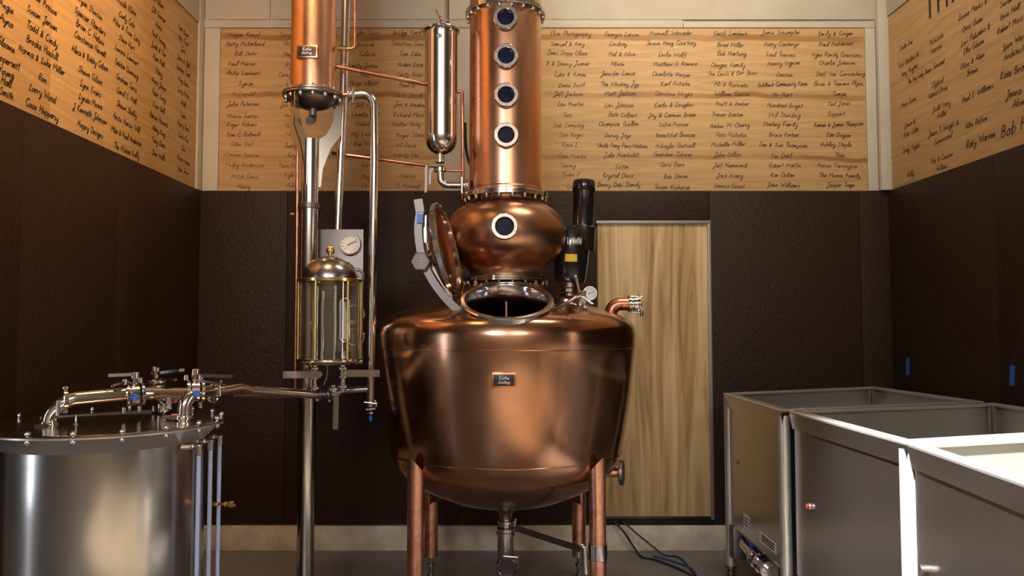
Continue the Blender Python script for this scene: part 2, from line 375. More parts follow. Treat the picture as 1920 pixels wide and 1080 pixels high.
def ribbon(bm, pts, wd, M):
    if len(pts) > 2: pts = [tuple(v) for v in curve_pts([(a,b,0) for a,b in pts], 2)]
    P2 = [Vector((p[0],p[1])) for p in pts]; prev = None
    for i, p in enumerate(P2):
        t = (P2[min(i+1,len(P2)-1)]-P2[max(i-1,0)])
        if t.length < 1e-9: t = Vector((1,0))
        t.normalize(); n = Vector((-t.y,t.x))*wd/2
        cur = [bm.verts.new(M @ Vector((p.x+n.x,p.y+n.y,0))), bm.verts.new(M @ Vector((p.x-n.x,p.y-n.y,0)))]
        if prev: bm.faces.new((prev[0],prev[1],cur[1],cur[0]))
        prev = cur
def write(text, M, size, wd, m, parent, name='signature', center=True, maxw=None):
    st, wid = strokes(text, size)
    k = min(1, maxw/wid) if maxw else 1
    bm = bmesh.new(); off = wid*k/2 if center else 0
    for s in st: ribbon(bm, [(a*k-off,b) for a,b in s], wd, M)
    if not bm.verts: bm.free(); return
    o = obj(name, bm, m, parent); return o
def frame(p, x, y):
    x = Vector(x).normalized(); y = Vector(y).normalized(); z = x.cross(y)
    m = Matrix((x,y,z)).transposed().to_4x4(); m.translation = Vector(p); return m
YB = D-.0135
right_cols = {
1068:["Elvie Photography","Samuel & Amy","Dani Stopp Olsen","R & Danny Juarez","Luke & Aimee","Dana Scott","Jeff Jackson","Lou Martin","Tess","Deb Camping","Don Reyes","Rosa L","Ema Macha","Tommy","Gwen P","Cal"],
1163:["Georgia Larson","Lindsay","Hal & Alice","Alison","Jennifer Lance","The Whiskey Jyy","Matt Jackson","Lori Johnson","Beth Colbert","Champion Guillen","Snowy Joys","Uncle Tony Piers-Watkins","Julie Humboldt","Liston","Krystal Davis","Benny Debi Dandy"],
1263:["Maxwell Schroeder","Shawn Hoag Courtney","Leslie Wolff","Matthew G Romero","Charlotte Harper","Karl Fritsche","Christine Wright","Carla & Douglas","Joy & Carmen Breen","Sofia Prosser","Beautiful Bronze","Mikayla Shotwell","Gretchen Zehmer","Chris Dorn","Bob Doran","Susan Richards"],
1368:["Geoff Lambert","Brad Miller","Bob Hartung","Chagas Family","The Lewis & Orr Show","Ali & Burnado","William Garcia","Pratt & Amber","Trevor Easton","Amber M. Cherry","Pete Nicholas","Michelle Miller","John Dillon","Jeff Hammond","Jack Avery","Dennis Grant"],
1467:["Jamie Schumpter","Patty Castenyo","Saul Trevino","Nancy Vignon","Desiree","Goldbeck Community Farm","Mr Hart","Hundred Bright","Stijl Standing","Starkey Family","Bruce Parker","Lee & Sue Thompson","Tim Dahl","Robert Martin","Kim Dolan","John Williams"],
1572:["Emily & Ginger","Paul Halverson","Agee Randy Creations","Charlie Johnson","Steff Van Cannenberg","Brian & Tamara Flynn","Tempe","Ted Jones","Support","Roman & James Thompson","Zoe Dagan","Ashley Steple","Theo","Aaron Farrington","The Moore Family","Jasper Sage"]}
left_cols = {
458:["Megan Kempf","Betty Mcfarland","Bill Shaw","Paul Mercer","Philip Lambert","Lyman","McDonald","Julie Petersen","Maria Santos","Roger Adams","Tom C Roland","Glen Yost","Connor Spence","Finley Andersson","Mitch Davis","Henry"],
545:["Gary Cline","Vic Ross","Stepp","Byron","Corey Nash","Iris","Lee","Jon Hale","Amos","Vera K","Frank","Teddy","Kay","Tina Marsh","Kyle","Ada"],
685:["Tyler Tobin","Brosnak","Celeste","Randy Jetton","Rick","Brian Elliott","Lee C","Jeff Fuller","Charlie Bell","Nicholas","Aly Lizardo","Kim Walker","Al","Ina","May","Ed"],
765:["Bridge Fund","Donation Crew","Tom Lake","Aiden Love","Emily Rose","Paul B","Dawn Stoval","Jon & Andrea","Richard Moss","Walter Gray","Roger Stone","Al Davis","Wendy Lee","Noel","Patrick","St Michael"]}
for cols, par, left in ((right_cols, sh_br, False), (left_cols, sh_bl, True)):
    for px, names in cols.items():
        for i, t in enumerate(names):
            py = 67 + i*19.0 + random.uniform(-2,2)
            m = M_inkm if left else (M_ink if random.random() < .72 and px > 1100 and i not in (12,13) else M_inkm)
            if left and (i > 11 or random.random() < .3): m = M_inkf
            if px == 1068: m = M_inkf if i > 7 else M_inkm
            write(t, frame(P(px+random.uniform(-5,5), py, YB), (1,0,random.uniform(-.02,.02)), (0,0,1)), .0155, .0037, m, par, maxw=.345)
XLs = XL+.0135; XRs = XR-.0135
def on_left(px, py): 
    Y = XLs/((px-CX)/F)*(math.cos(PITCH)-(540-py)/F*math.sin(PITCH)); return P(px, py, Y)
def on_right(px, py):
    Y = XRs/((px-CX)/F)*(math.cos(PITCH)-(540-py)/F*math.sin(PITCH)); return P(px, py, Y)
lw = {
12:(-25,["Lea","Angie","Ayna","Sloane","Happersett","Young","Hall","Smith"],[-15,18,45,90,120,142,160,182]),
80:(0,["Bella","Bruce Prouse","Susan Jensen","Todd & Cindy","Brooke Haskill","Norma & Luke Miller","Ron","Larry Wood","Casa Happersy"],[-18,8,40,70,95,120,153,182,213]),
170:(0,["Joel Ray","Nancy","Ryan Stanton","Spencer Flanders","Brian C. Nelson","Constance Newell","Alma & Bobby Colson","Shawn Gilson","Lynn Evans","Lynda Moore","J Kenneth Johnson","Happy Designs"],[-40,-15,20,45,68,90,118,147,172,197,221,248]),
238:(0,["Ross","Nicole Blake","Carly Cole","Mike & Fran Levy","Steve Hart","Lenora Lambert","Debbie Dunning","Graham Lewis","Carol C. Hall","Shawn Shelby","Anita Harkin Will","Mike & Paul Anderson","The Miskee Gully"],[-8,18,42,62,85,108,134,160,185,210,235,262,288]),
298:(0,["D Olsen","Jill Garner","Amos","Gail Young","Jude & Sue","Pam Hall","Stacy","Nora Jones","Peter Long","Evan Bell","Bessie Howard","Abby King","Tony Dunn","Dan Wells"],[10,32,54,76,97,118,140,162,184,206,228,250,272,296]),
344:(0,["Tom Bean","Wes Ford","Joni","Jane & Bill","Harlan Todd","Kay Sims","Suzy Price","Walt","Lynn","Marty Beck","Chris Fox","Gus","Moira Ames","Ben Snow"],[62,80,98,118,138,158,178,199,220,241,262,283,304,324])}
for px, (_, names, ys) in lw.items():
    for t, py in zip(names, ys):
        p = on_left(px, py)
        if p.z > ZT-.03: continue
        write(t, frame(p, (0,1,random.uniform(-.03,.01)), (0,0,1)), .0165, .0052, M_ink if px < 320 else M_inkm, sh_l1 if p.y > 3.6 else sh_l0, maxw=.35)
rw = [(1698,88,"Linda Lee",0),(1703,118,"Rick Barlow &",0),(1705,136,"Amy Hughes",0),(1755,78,"McIntosh",0),(1755,96,"Pierson",0),(1735,140,"The Hey Lady Shipro Townsend",0),
(1757,160,"Clyford",0),(1758,176,"Island Drive",0),(1703,196,"Mira Lowe",0),(1765,203,"Judd Story",0),(1766,219,"Friller",0),(1706,236,"Dana &",0),(1708,252,"Peter Gibbs",0),
(1768,246,"Jason T. Wright &",0),(1768,265,"Gunnisonal",0),(1708,282,"Craig Taylor",0),(1765,300,"Rob & Lauren",0),(1766,318,"Wilson",0),(1707,330,"Holly",0),
(1823,22,"Louise Marks &",0),(1823,50,"Chris Owen",0),(1828,72,"Lori Palumbo &",0),(1825,92,"Ella Gibson",0),(1823,120,"Eliza & Alan",0),(1823,138,"Braun",0),
(1832,180,"Paul E. Williams",0),(1830,234,"Alta Refson",0),(1838,268,"Roby Warren",1),(1886,8,"Sarah",0),(1893,28,"Iona Hall",0),(1893,52,"Robert Moss",0),(1900,84,"Spire West",0),(1902,104,"Architects",0),
(1903,138,"Kate Brown",1),(1906,178,"Jenna L",1),(1912,198,"Akins",1),(1908,246,"Bob Hill",2)]
for px, py, t, big in rw:
    p = on_right(px, py)
    sz = (.0165,.020,.032)[big]
    write(t, frame(p, (0,-1,random.uniform(-.02,.02)), (0,0,1)), sz, (.0042,.005,.007)[big], M_ink if big or px > 1790 else M_inkm, sh_r1 if p.y > 3.12 else sh_r0, maxw=(.42,.42,.6)[big])
def fat(poly, M, m, par, name):
    bm = bmesh.new()
    for a, b in poly:
        a = Vector(a); b = Vector(b); n = Vector((-(b-a).y,(b-a).x)).normalized()*.011
        vs = [bm.verts.new(M @ Vector((q.x,q.y,0))) for q in (a+n,a-n,b-n,b+n)]; bm.faces.new(vs)
    obj(name, bm, m, par)
for px, st in ((1744,[((-.05,.17),(.05,.17)),((0,.18),(0,0))]),(1768,[((-.045,0),(-.045,.18)),((.045,0),(.045,.18)),((-.045,.08),(.045,.08))]),(1797,[((-.05,0),(0,.18)),((0,.18),(.05,0)),((-.03,.06),(.03,.06))])):
    p = on_right(px, 40); p.z = 3.415
    fat(st, frame(p, (0,-1,0), (0,0,1)), M_ink, sh_r1, 'letter')
# blue tape on the right wall
for (px, py, ph, lab) in ((1894,704,38,'larger strip of blue tape on the black right wall'),(1699,687,32,'small dim strip of blue tape near the right corner on black panel')):
    x = XR-.0225; Y = x/((px-CX)/F); a = P(px,py,Y)
    bm = box((x-.002,Y-.018,a.z-ph/2*Y/F),(x,Y+.018,a.z+ph/2*Y/F))
    bmesh.ops.rotate(bm, verts=bm.verts, cent=a, matrix=Matrix.Rotation(.12,3,'X'))
    tag(obj('tape_strip', bm, M_blue), lab, 'tape')

# ================================================================ pot still
KX = P(948,612,4.25).x; KY = 4.25
still = thing('pot_still', 'large copper pot still with onion helmet and tall column on four copper legs', 'still', (KX,KY,0))
KM = Matrix.Translation((KX,KY,0))
outer = [(0,.530),(.10,.534),(.20,.548),(.31,.577),(.41,.620),(.50,.667),(.56,.717),(.597,.763),(.6195,.812),(.645,.965),(.672,1.135),(.689,1.28),(.7025,1.41),(.704,1.455),(.699,1.490),(.683,1.522),(.655,1.545),(.60,1.568),(.50,1.600),(.40,1.630),(.30,1.660),(.235,1.680),(.213,1.700),(.208,1.735)]
inner = [(r-.012 if r > .02 else 0, z+(.008 if z < .7 else -.008)) for r, z in outer]
inner[-1] = (.196,1.735)
kb = lathe(outer + inner[::-1], 128, KM)
body = obj('kettle_body', kb, M_copper, still, M=Matrix(), angle=50)
mc = Vector((KX+.002, 3.765, 0)); tilt = math.radians(26)
mn = Vector((0,-math.sin(tilt),math.cos(tilt)))
mc.z = 1.606
MR = .229
cut = obj('cutter', cyl(mc-mn*.16, mn, MR-.030, .34, 64, 0), None, None)
md = body.modifiers.new('b','BOOLEAN'); md.operation = 'DIFFERENCE'; md.object = cut; md.solver = 'EXACT'
bpy.context.view_layer.update()
me = bpy.data.meshes.new_from_object(body.evaluated_get(bpy.context.evaluated_depsgraph_get()))
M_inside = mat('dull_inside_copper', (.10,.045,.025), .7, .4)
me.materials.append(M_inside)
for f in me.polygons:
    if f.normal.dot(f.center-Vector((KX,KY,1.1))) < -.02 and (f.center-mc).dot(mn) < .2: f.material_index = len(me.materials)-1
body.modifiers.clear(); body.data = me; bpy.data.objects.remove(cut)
me.polygons.foreach_set('use_smooth', [True]*len(me.polygons)); me.set_sharp_from_angle(angle=math.radians(50))
mh = obj('manhole_ring', lathe([(MR-.036,-.10),(MR-.010,-.10),(MR-.008,-.006),(MR,0),(MR,.024),(MR-.006,.030),(MR-.022,.030),(MR-.026,.024),(MR-.032,.024),(MR-.036,.018)], 72, axis(mc, mn), closed=True), M_chrome, still, label='polished steel manhole ring')
gk = obj('gasket', ringm(MR-.031,MR-.0225,.012,64,axis(mc+mn*.017,mn)), M_plateblk, mh)
obj('stirrer_shaft', tube([(KX,KY-.38,.62),(KX,KY-.38,Z(566,3.9))], .006), M_bright, still)
# neck flanges
def flange(z, r, ri, nb, rb, label):
    f = obj('flange', lathe([(ri,z-.014),(r-.003,z-.014),(r,z-.011),(r,z-.001),(r-.002,z),(r,z+.002),(r,z+.012),(r-.003,z+.015),(ri,z+.015)], 72, KM, closed=True), M_steel, still, label=label)
    copies('bolt', ACORN, f, [axis((KX+rb*math.cos(a), KY+rb*math.sin(a), z-.014), (0,0,-1)) for a in [2*math.pi*(i+.5)/nb for i in range(nb)]])
    return f
z1 = Z(524,4.2); z2 = Z(362,4.12); z3 = Z(8,4.1)
flange(z1, .241, .19, 20, .226, 'lower steel flange under the helmet')
flange(z2, .238, .19, 20, .224, 'steel flange under the column')
flange(z3, .224, .19, 20, .210, 'steel flange near the top of the column')
zz = lambda py: Z(py, 4.22)
on = [(.197,z1+.012),(.198,zz(512)),(.206,zz(505)),(.226,zz(498)),(.262,zz(488)),(.295,zz(476)),(.318,zz(463)),(.328,zz(450)),(.3305,zz(438)),(.326,zz(426)),(.312,zz(413)),(.290,zz(402)),(.262,zz(393)),(.235,zz(387)),(.214,zz(382)),(.206,zz(377)),(.205,z2-.012)]
on = [tuple(v)[:2] for v in curve_pts([(a,b,0) for a,b in on], 3)]
obj('onion_helmet', lathe(on, 96, KM), M_onion, still)
obj('column', lathe([(.2,z2+.014),(.2,z3-.013)], 96, KM), M_bright, still)
obj('column_top', lathe([(.2,z3+.015),(.2,4.8),(0,4.85)], 96, KM), M_bright, still)
obj('column_seam', ringm(.1985,.2035,.006,96,Matrix.Translation((KX,KY,z2+.035))), M_bright, still)
obj('weld_seam', ringm(.617,.6255,.006,128,Matrix.Translation((KX,KY,.832)),.001), M_copper, still)
obj('weld_seam', ringm(.700,.7045,.005,128,Matrix.Translation((KX,KY,1.385)),.001), M_copper, still)
# sight glasses
def sight(p, n, r0, r1, glow=0):
    n = Vector(n).normalized()
    s = obj('sight_glass', lathe([(r0,-.03),(r1*.86,-.03),(r1*.86,.010),(r1,.012),(r1,.030),(r1-.004,.034),(r0+.004,.034),(r0,.028)], 40, axis(p,n), closed=True), M_chrome, still)
    obj('pane', cyl(Vector(p)+n*.006, n, r0+.001, .012, 32), M_dglass, s)
    ax = axis(p, n)
    for i in range(8):
        a = 2*math.pi*(i+.5)/8; q = ax @ Vector((r1*.83*math.cos(a), r1*.83*math.sin(a), .032))
        link('bolt', HB, s, axis(q, n))
HB = hexm(.006,.006); HB.materials.append(M_steel)
for px, py in ((948,34),(949,106),(949,179),(949,254)):
    p = P(px,py,KY-.2-.012); sight((p.x,KY-.199,p.z), (0,-1,0), .041, .066)
p = P(946,425,KY-.345); sight((p.x,KY-.322,p.z), (0,-1,.05), .045, .069)
# nameplates
def nameplate(parent, c, wd, ht):
    c = Vector(c)
    f = box(c-Vector((wd/2,.004,ht/2)), c+Vector((wd/2,.022,ht/2)), .003)
    pl = obj('nameplate', f, M_tubecu, parent, label='small copper framed black nameplate')
    pb = obj('plate_face', box(c-Vector((wd/2-.008,.006,ht/2-.008)), c+Vector((wd/2-.008,-.003,ht/2-.008)), .001), M_plateblk, pl)
    ob = bmesh.new()
    for t, y, s in (("Kothe", .004, .0085), ("Distilling", -.014, .0055)):
        st, wid = strokes(t, s*wd/.11); 
        for q in st: ribbon(ob, [(a-wid/2, b) for a,b in q], .0020, frame(c+Vector((0,-.0068,y*ht/.07)), (1,0,0), (0,0,1)))
    obj('lettering', ob, M_whitepl, pl)
    return pl
p = P(945,713,KY-.695); nameplate(still, (p.x, KY-.700, p.z), .112, .070)
# legs
lr = .0415
def legpart(sx, sy):
    x = KX+sx*.442; y = KY+sy*.442; top = .845 if sy < 0 else .72; bm = bmesh.new(); segs = 24; rings = []
    dirv = Vector((sx,sy,0)).normalized()
    zs = [.13,.4,.6]
    for k, z in enumerate(zs): rings.append([bm.verts.new((x+lr*math.cos(2*math.pi*i/segs), y+lr*math.sin(2*math.pi*i/segs), z)) for i in range(segs)])
    r2 = []
    for i in range(segs):
        c = Vector((lr*math.cos(2*math.pi*i/segs), lr*math.sin(2*math.pi*i/segs),0)); u = c.dot(dirv)/lr
        side = abs(c.cross(dirv).z)/lr
        r2.append(bm.verts.new((x+c.x, y+c.y, top-.035+.055*max(0,u)**1.3+.03*min(0,u)+.0*side)))
    rings.append(r2)
    for a, b in zip(rings, rings[1:]):
        for i in range(segs): bm.faces.new((a[i],a[(i+1)%segs],b[(i+1)%segs],b[i]))
    bm.faces.new(rings[0][::-1]); bm.faces.new(r2)
    lg = obj('leg', bm, M_legcu, still)
    ft = bmesh.new(); tube([(x,y,.008),(x,y,.135)], .011, bm=ft); lathe([(0,0),(.045,0),(.045,.006),(.02,.016),(.018,.03),(0,.03)], 24, Matrix.Translation((x,y,0)), bm=ft)
    lathe([(0,0),(.022,0),(.022,.018),(0,.018)], 6, Matrix.Translation((x,y,.07)), bm=ft)
    obj('foot', ft, M_dull, lg, label='threaded steel levelling foot')
    if sy > 0:   # saddle gusset from the leg to the dished bottom
        gb = bmesh.new(); inw = Vector((-sx,-sy,0)).normalized(); side = Vector((sy*sx,-1,0)).normalized()
        strip = []
        for t, z, hw in ((.02,.43,.03),(.045,.48,.05),(.10,.535,.07),(.18,.575,.085),(.26,.60,.06)):
            c = Vector((x,y,0))+inw*t; n = Vector((-inw.y,inw.x,0))
            strip.append([gb.verts.new(c+n*s*hw+Vector((0,0,z+dz))) for s,dz in ((-1,0),(0,-.02),(1,0),(1,.03),(-1,.03))])
        for a, b in zip(strip, strip[1:]):
            for i in range(5): gb.faces.new((a[i],a[(i+1)%5],b[(i+1)%5],b[i]))
        gb.faces.new(strip[0]); gb.faces.new(strip[-1][::-1])
        obj('gusset', gb, M_copper, lg)
    return lg
legs = [legpart(sx, sy) for sx, sy in ((-1,-1),(1,-1),(-1,1),(1,1))]
fx, fy = KX+.442, KY-.442
zc0, zc1 = Z(1049,fy), Z(1019,fy)
band = obj('clamp_band', ringm(lr,lr+.005,zc1-zc0,32,Matrix.Translation((fx,fy,zc0))), M_steel, legs[1], label='bright steel clamp band')
obj('bracket', tube([P(1088,1022,fy-.02),P(1096,1026,fy-.03),P(1098,1076,fy-.03)], .011, .015), M_steel, legs[1])
obj('bracket', tube([P(1090,1030,fy-.01),P(1088,1085,fy-.01)], .006), M_dull, legs[1])
# bottom drain with butterfly valve
dY = KY
dz = lambda py: Z(py, dY)
dr_ = obj('drain', lathe([(.075,.538),(.055,dz(952)),(.035,dz(962)),(.034,dz(972)),(0,dz(972))], 32, Matrix.Translation((KX,dY,0))), M_copper, still)
st = bmesh.new(); T = Matrix.Translation((KX,dY,0))
lathe([(0,dz(971)),(.028,dz(971)),(.028,dz(975)),(.043,dz(976)),(.043,dz(981)),(.030,dz(983)),(.030,dz(988)),(.048,dz(990)),(.048,dz(996)),(.052,dz(997)),(.052,dz(1003)),(.044,dz(1004)),(.044,dz(1042)),(.036,dz(1046)),(0,dz(1046))], 32, T, bm=st)
obj('drain_pipe', st, M_steel, dr_)
obj('wing_nut', tube([P(967,972,dY-.04),P(965,985,dY-.04),P(969,998,dY-.03)], .006), M_chrome, dr_)
cc = P(951,1064,dY-.02)
obj('outlet_glass', cyl(cc+Vector((0,.012,0)),(0,-1,0),.050,.006,32), M_plateblk, dr_)
obj('drain_outlet', lathe([(.047,.0),(.047,.036),(.052,.040),(.060,.034),(.064,.026),(.064,.0)], 40, axis(cc+Vector((0,.03,0)),(0,-1,0)), closed=True), M_steel, dr_)
obj('clamp_screw', tube([P(944,1043,dY-.06),P(971,1045,dY-.07)], .0055), M_chrome, dr_)
obj('valve_lever', strap([P(966,990,dY-.04),P(1030,1011,dY-.20),P(1093,1031,fy-.02)], .03, .008, (0,0,1)), M_dull, dr_)
# right side outlet valve and elbow
e0 = P(1146,604,KY); 
el = obj('outlet_elbow', tube([P(1143,612,KY),P(1147,570,KY),P(1182,570,KY)], .036, .075, 24), M_tubecu, still, label='copper elbow pipe on the right shoulder')
ef = bmesh.new()
for a, b, r in ((1178,1183,.046),(1183,1187,.040),(1187,1196,.046),(1196,1199,.052)): cyl(P(a,570,KY), (1,0,0), r, (b-a)*KY/F, 28, bm=ef)
obj('clamp', ef, M_steel, el)
cs = bmesh.new(); tube([P(1183,556,KY-.02),P(1204,557,KY-.02)], .005, bm=cs); tube([P(1183,585,KY-.02),P(1205,586,KY-.02)], .005, bm=cs)
tube([P(1196,557,KY-.03),P(1203,570,KY-.03),P(1197,583,KY-.03)], .006, bm=cs); cyl(P(1203,583,KY-.02),(0,0,-1),.010,.03,12,bm=cs)
obj('clamp_bolt', cs, M_chrome, el)
sv = obj('side_outlet', tube([P(1125,886,KY-.1),P(1162,886,KY-.1)], .024, 0, 20), M_tubecu, still)
hw = lathe([(0,0),(.012,0),(.014,.012),(.045,.012),(.055,.0),(.066,.004),(.066,.02),(.055,.026),(.02,.02),(0,.022)], 32, axis(P(1161,886,KY-.1),(1,-.25,0)))
obj('end_cap', hw, M_dull, sv, label='dark steel cap on the side outlet')
# manhole lid, hinge arm, clamps
lc = P(836,468,3.84); ln = Vector((.96,-.15,.215)).normalized(); LM = axis(lc, ln)
lid = obj('manhole_lid', lathe([(.225,0),(.225,.004),(.20,-.030),(.14,-.052),(.07,-.062),(0,-.065)][1:], 64, LM), M_copper, still, label='open hinged round manhole lid with steel rim')
obj('lid_inside', lathe([(.215,.003),(.19,-.024),(.13,-.046),(.06,-.056),(0,-.058)], 64, LM), M_copper, lid)
obj('lid_rim', ringm(.205,.236,.028,72,axis(lc-ln*.010,ln)), M_chrome, lid)
ay = 3.74
arm_px = [(866,588),(842,566),(818,537),(802,510),(792,485),(786,455),(784,425),(787,400),(788,388)]
arm = obj('hinge_arm', strap(curve_pts([P(a,b,ay) for a,b in arm_px], 4), .037, .012, (1,0,.3)), M_dull, still, label='curved flat steel hinge arm')
obj('hinge_arm_brace', strap(curve_pts([P(a,b,ay+.05) for a,b in [(846,556),(830,532),(812,502),(800,478),(797,440),(797,404)]], 4), .014, .010, (1,0,0)), M_steel, arm)
obj('handle', strap([P(788,398,ay),P(784,374,ay)], .042, .022, (1,0,0)), M_dull, arm)
obj('blue_sticker', box(P(788,410,ay)-Vector((.014,.018,.024)), P(788,410,ay)+Vector((.014,-.010,.020))), M_bluepl, arm, label='small blue label on the arm')
hx = lathe([(0,0),(.044,0),(.050,.004),(.050,.020),(.044,.025),(0,.025)], 6, axis(P(790,491,ay-.012),(-.1,-1,.0)))
hk = obj('hexagonal_knob', hx, M_dull, arm, angle=25, label='large hexagonal steel knob')
for i,(a,b) in enumerate(((789,484),(789,490),(790,495),(791,500))): obj('engraving', tube([P(a-3,b,ay-.0385),P(a+3,b-1,ay-.0385)], .0018, segs=6), M_whitepl, hk)
obj('knob_screw', tube([P(800,455,ay+.02),P(803,470,ay+.02)], .016), M_chrome, arm)
obj('knob_screw', tube([P(796,478,ay+.02),P(812,476,ay+.03)], .010), M_chrome, arm)
obj('hinge_bracket', box(P(858,597,3.78)-Vector((.036,.02,.022)), P(858,597,3.78)+Vector((.02,.03,.014)), .004), M_chrome, still)
obj('lid_screw', tube([P(838,550,3.80),P(848,562,3.79)], .012), M_chrome, lid)
# right clamp: lever with star handle
cl = obj('manhole_clamp', tube([P(1040,583,3.80),P(1046,578,3.78),P(1088,552,3.72)], .0085), M_chrome, still, label='steel swing clamp with three armed handle')
obj('handle_arm', tube([P(1081,521,3.74),P(1087,552,3.72)], .006), M_chrome, cl)
obj('handle_arm', tube([P(1089,555,3.71),P(1112,571,3.68)], .006), M_chrome, cl)
obj('handle_hub', tube([P(1084,556,3.73),P(1094,549,3.71)], .013), M_chrome, cl)
obj('hinge_pin', cyl(P(1036,588,3.80), (0,0,1), .018, .045), M_chrome, cl)
obj('ball_tip', lathe([(0,-.009),(.007,-.006),(.009,0),(.007,.006),(0,.009)], 16, axis(P(1080,518,3.74),(0,0,1))), M_chrome, cl)
# relief valve and gauge on the shoulder
rv = bmesh.new(); c = P(1086,590,4.0)
lathe([(0,0),(.04,0),(.04,.03),(.030,.034),(.030,.06),(.045,.065),(.045,.095),(.03,.10),(.024,.13),(0,.135)], 24, axis(c,(.12,-.25,1)), bm=rv)
vb = obj('relief_valve', rv, M_steel, still, label='steel relief valve on the shoulder')
obj('union', tube([P(1066,567,4.0),P(1102,575,3.98)], .024, 0, 8), M_chrome, vb)
def gauge(parent, c, n, r, name='gauge'):
    n = Vector(n).normalized(); A = axis(c, n)
    gg = obj(name, lathe([(0,-.03),(r*.9,-.03),(r,-.02),(r,.0),(r*.96,.006),(r*.86,.006),(r*.86,-.004),(0,-.004)], 40, A), M_chrome, parent)
    obj('dial', cyl(Vector(c)-n*.005, n, r*.86, .004, 32, 0), M_whitepl, gg)
    tb = bmesh.new()
    for i in range(11):
        a = math.radians(-135+27*i)+math.pi/2; u = Vector((math.cos(a),math.sin(a),0)); 
        k = A @ (u*r*.62+Vector((0,0,.0005))); k2 = A @ (u*r*.78+Vector((0,0,.0005))); tube([k,k2], r*.02, segs=4, bm=tb)
    obj('tick_marks', tb, M_ink, gg)
    obj('needle', tube([A @ Vector((-r*.2,-r*.1,.002)), A @ Vector((r*.6,r*.25,.002))], r*.03, segs=6), M_ink, gg)
    return gg
gg = gauge(vb, P(1106,550,3.95), (-.12,-1,.05), .037)
obj('gauge_stem', tube([P(1103,560,3.97),P(1094,575,3.99)], .008), M_steel, gg)

# ================================================================ agitator motor
aY = 4.36
ag = thing('agitator_motor', 'gloss black agitator motor standing on the copper shoulder beside the helmet', 'motor', P(1068,560,aY))
hs = bmesh.new(); axb = axis(P(1069,531,aY), (.035,0,1)); s = aY/F
lathe([(0,0),(26*s,0),(29*s,8*s),(31*s,30*s),(32.8*s,40*s),(32.8*s,50*s),(34*s,60*s),(34*s,95*s),(30*s,104*s),(0,106*s)], 40, axb, bm=hs)
obj('gear_housing', hs, M_black, ag)
mt = bmesh.new(); axm = axis(P(1093,424,aY), (.03,0,1))
lathe([(0,-.14),(23*s,-.14),(24*s,-.01),(19.5*s,0),(19.5*s,62*s),(21*s,64*s),(21.5*s,82*s),(20*s,86*s),(14*s,89*s),(0,90*s)], 40, axm, bm=mt)
obj('motor', mt, M_black, ag)
sb = bmesh.new()
for a, b, r in ((556,550,19),(549,541,16),(540,530,17)): lathe([(0,0),(r*s-.002,0),(r*s,.002),(r*s,(a-b)*s-.002),(r*s-.002,(a-b)*s),(0,(a-b)*s)], 36, axis(P(1068,a,aY),(0,0,1)), bm=sb)
obj('mounting_flange', sb, M_steel, ag)
def wrap_text(text, A, z0, r, size, a0, m, par, name, fontw=.004, tall=1.):
    bm = bmesh.new()
    BL = {'L':[[(0,2),(0,0),(1,0)]], 'A':[[(0,0),(.6,2),(1.2,0)],[(.25,.7),(.95,.7)]], 'W':[[(0,2),(.4,0),(.8,1.6),(1.2,0),(1.6,2)]], 'N':[[(0,0),(0,2),(1.1,0),(1.1,2)]]}
    st = []; x = 0
    for ch in text:
        st += [[((x+a)*size, b*size) for a, b in q] for q in BL[ch]]
        x += max(a for q in BL[ch] for a, b in q) + .45
    for q in st:
        pts = []
        for (a, b), (c, d) in zip(q, q[1:]): pts += [Vector((a+(c-a)*k/4, b+(d-b)*k/4, 0)) for k in range(4)]
        pts.append(Vector((*q[-1], 0)))
        pts3 = [Vector((r*math.sin(a0+v.x/r), -r*math.cos(a0+v.x/r), z0+v.y*tall)) for v in pts]
        tube([A @ v for v in pts3], fontw/2, segs=5, bm=bm)
    return obj(name, bm, m, par)
def yaw_free(p, d):     # like axis(), with the local x kept along the world x
    z = Vector(d).normalized(); x = (Vector((1,0,0))-z*z.x).normalized(); m = Matrix((x, z.cross(x), z)).transposed().to_4x4(); m.translation = Vector(p); return m
axw = yaw_free(P(1069,531,aY), (.035,0,1))
wrap_text("LAWN", axw, 70*s, 34*s+.001, .0125, -.30, M_white, ag, 'lettering', .0040, 1.55)
lb = bmesh.new(); rr = 33.2*s
vs = []
for i in range(9):
    a = -.42+i*.085; vs.append([lb.verts.new(axw @ Vector((rr*math.sin(a),-rr*math.cos(a),z))) for z in (38*s,52*s)])
for a, b in zip(vs, vs[1:]): lb.faces.new((a[0],b[0],b[1],a[1]))
obj('yellow_label', lb, M_yellow, ag, label='small yellow warning label')

# ================================================================ steel canister beside the column
cY = 4.2; s = cY/F
cn = thing('steel_canister', 'slim round bottomed polished steel canister hung left of the copper column', 'canister', P(827,300,cY))
T = axis(P(827,290,cY),(0,0,1)); zt = lambda py: (P(827,py,cY)-P(827,290,cY)).z
pr = [(0,0),(10*s,zt(288.5)),(20*s,zt(283)),(27*s,zt(275)),(30.5*s,zt(263)),(31*s,zt(255)),(31*s,zt(70)),(31.5*s,zt(68)),(31.5*s,zt(60)),(0,zt(60))]
obj('vessel', lathe(pr, 56, T), M_steel, cn)
obj('lid_flange', ringm(20*s,36*s,.014,56,axis(P(827,62,cY),(0,0,1)),.004), M_steel, cn)
obj('lid', lathe([(34*s,zt(60)),(33*s,zt(56)),(22*s,zt(52)),(0,zt(50))], 48, T), M_steel, cn)
vf = bmesh.new(); tube([P(824,64,cY-.06),P(824,30,cY-.06)], .008, bm=vf); tube([P(824,34,cY-.06),P(838,38,cY-.05)], .006, bm=vf); cyl(P(824,46,cY-.06),(0,0,1),.014,.03,12,bm=vf); cyl(P(824,68,cY-.08),(0,-1,0),.016,.01,12,bm=vf)
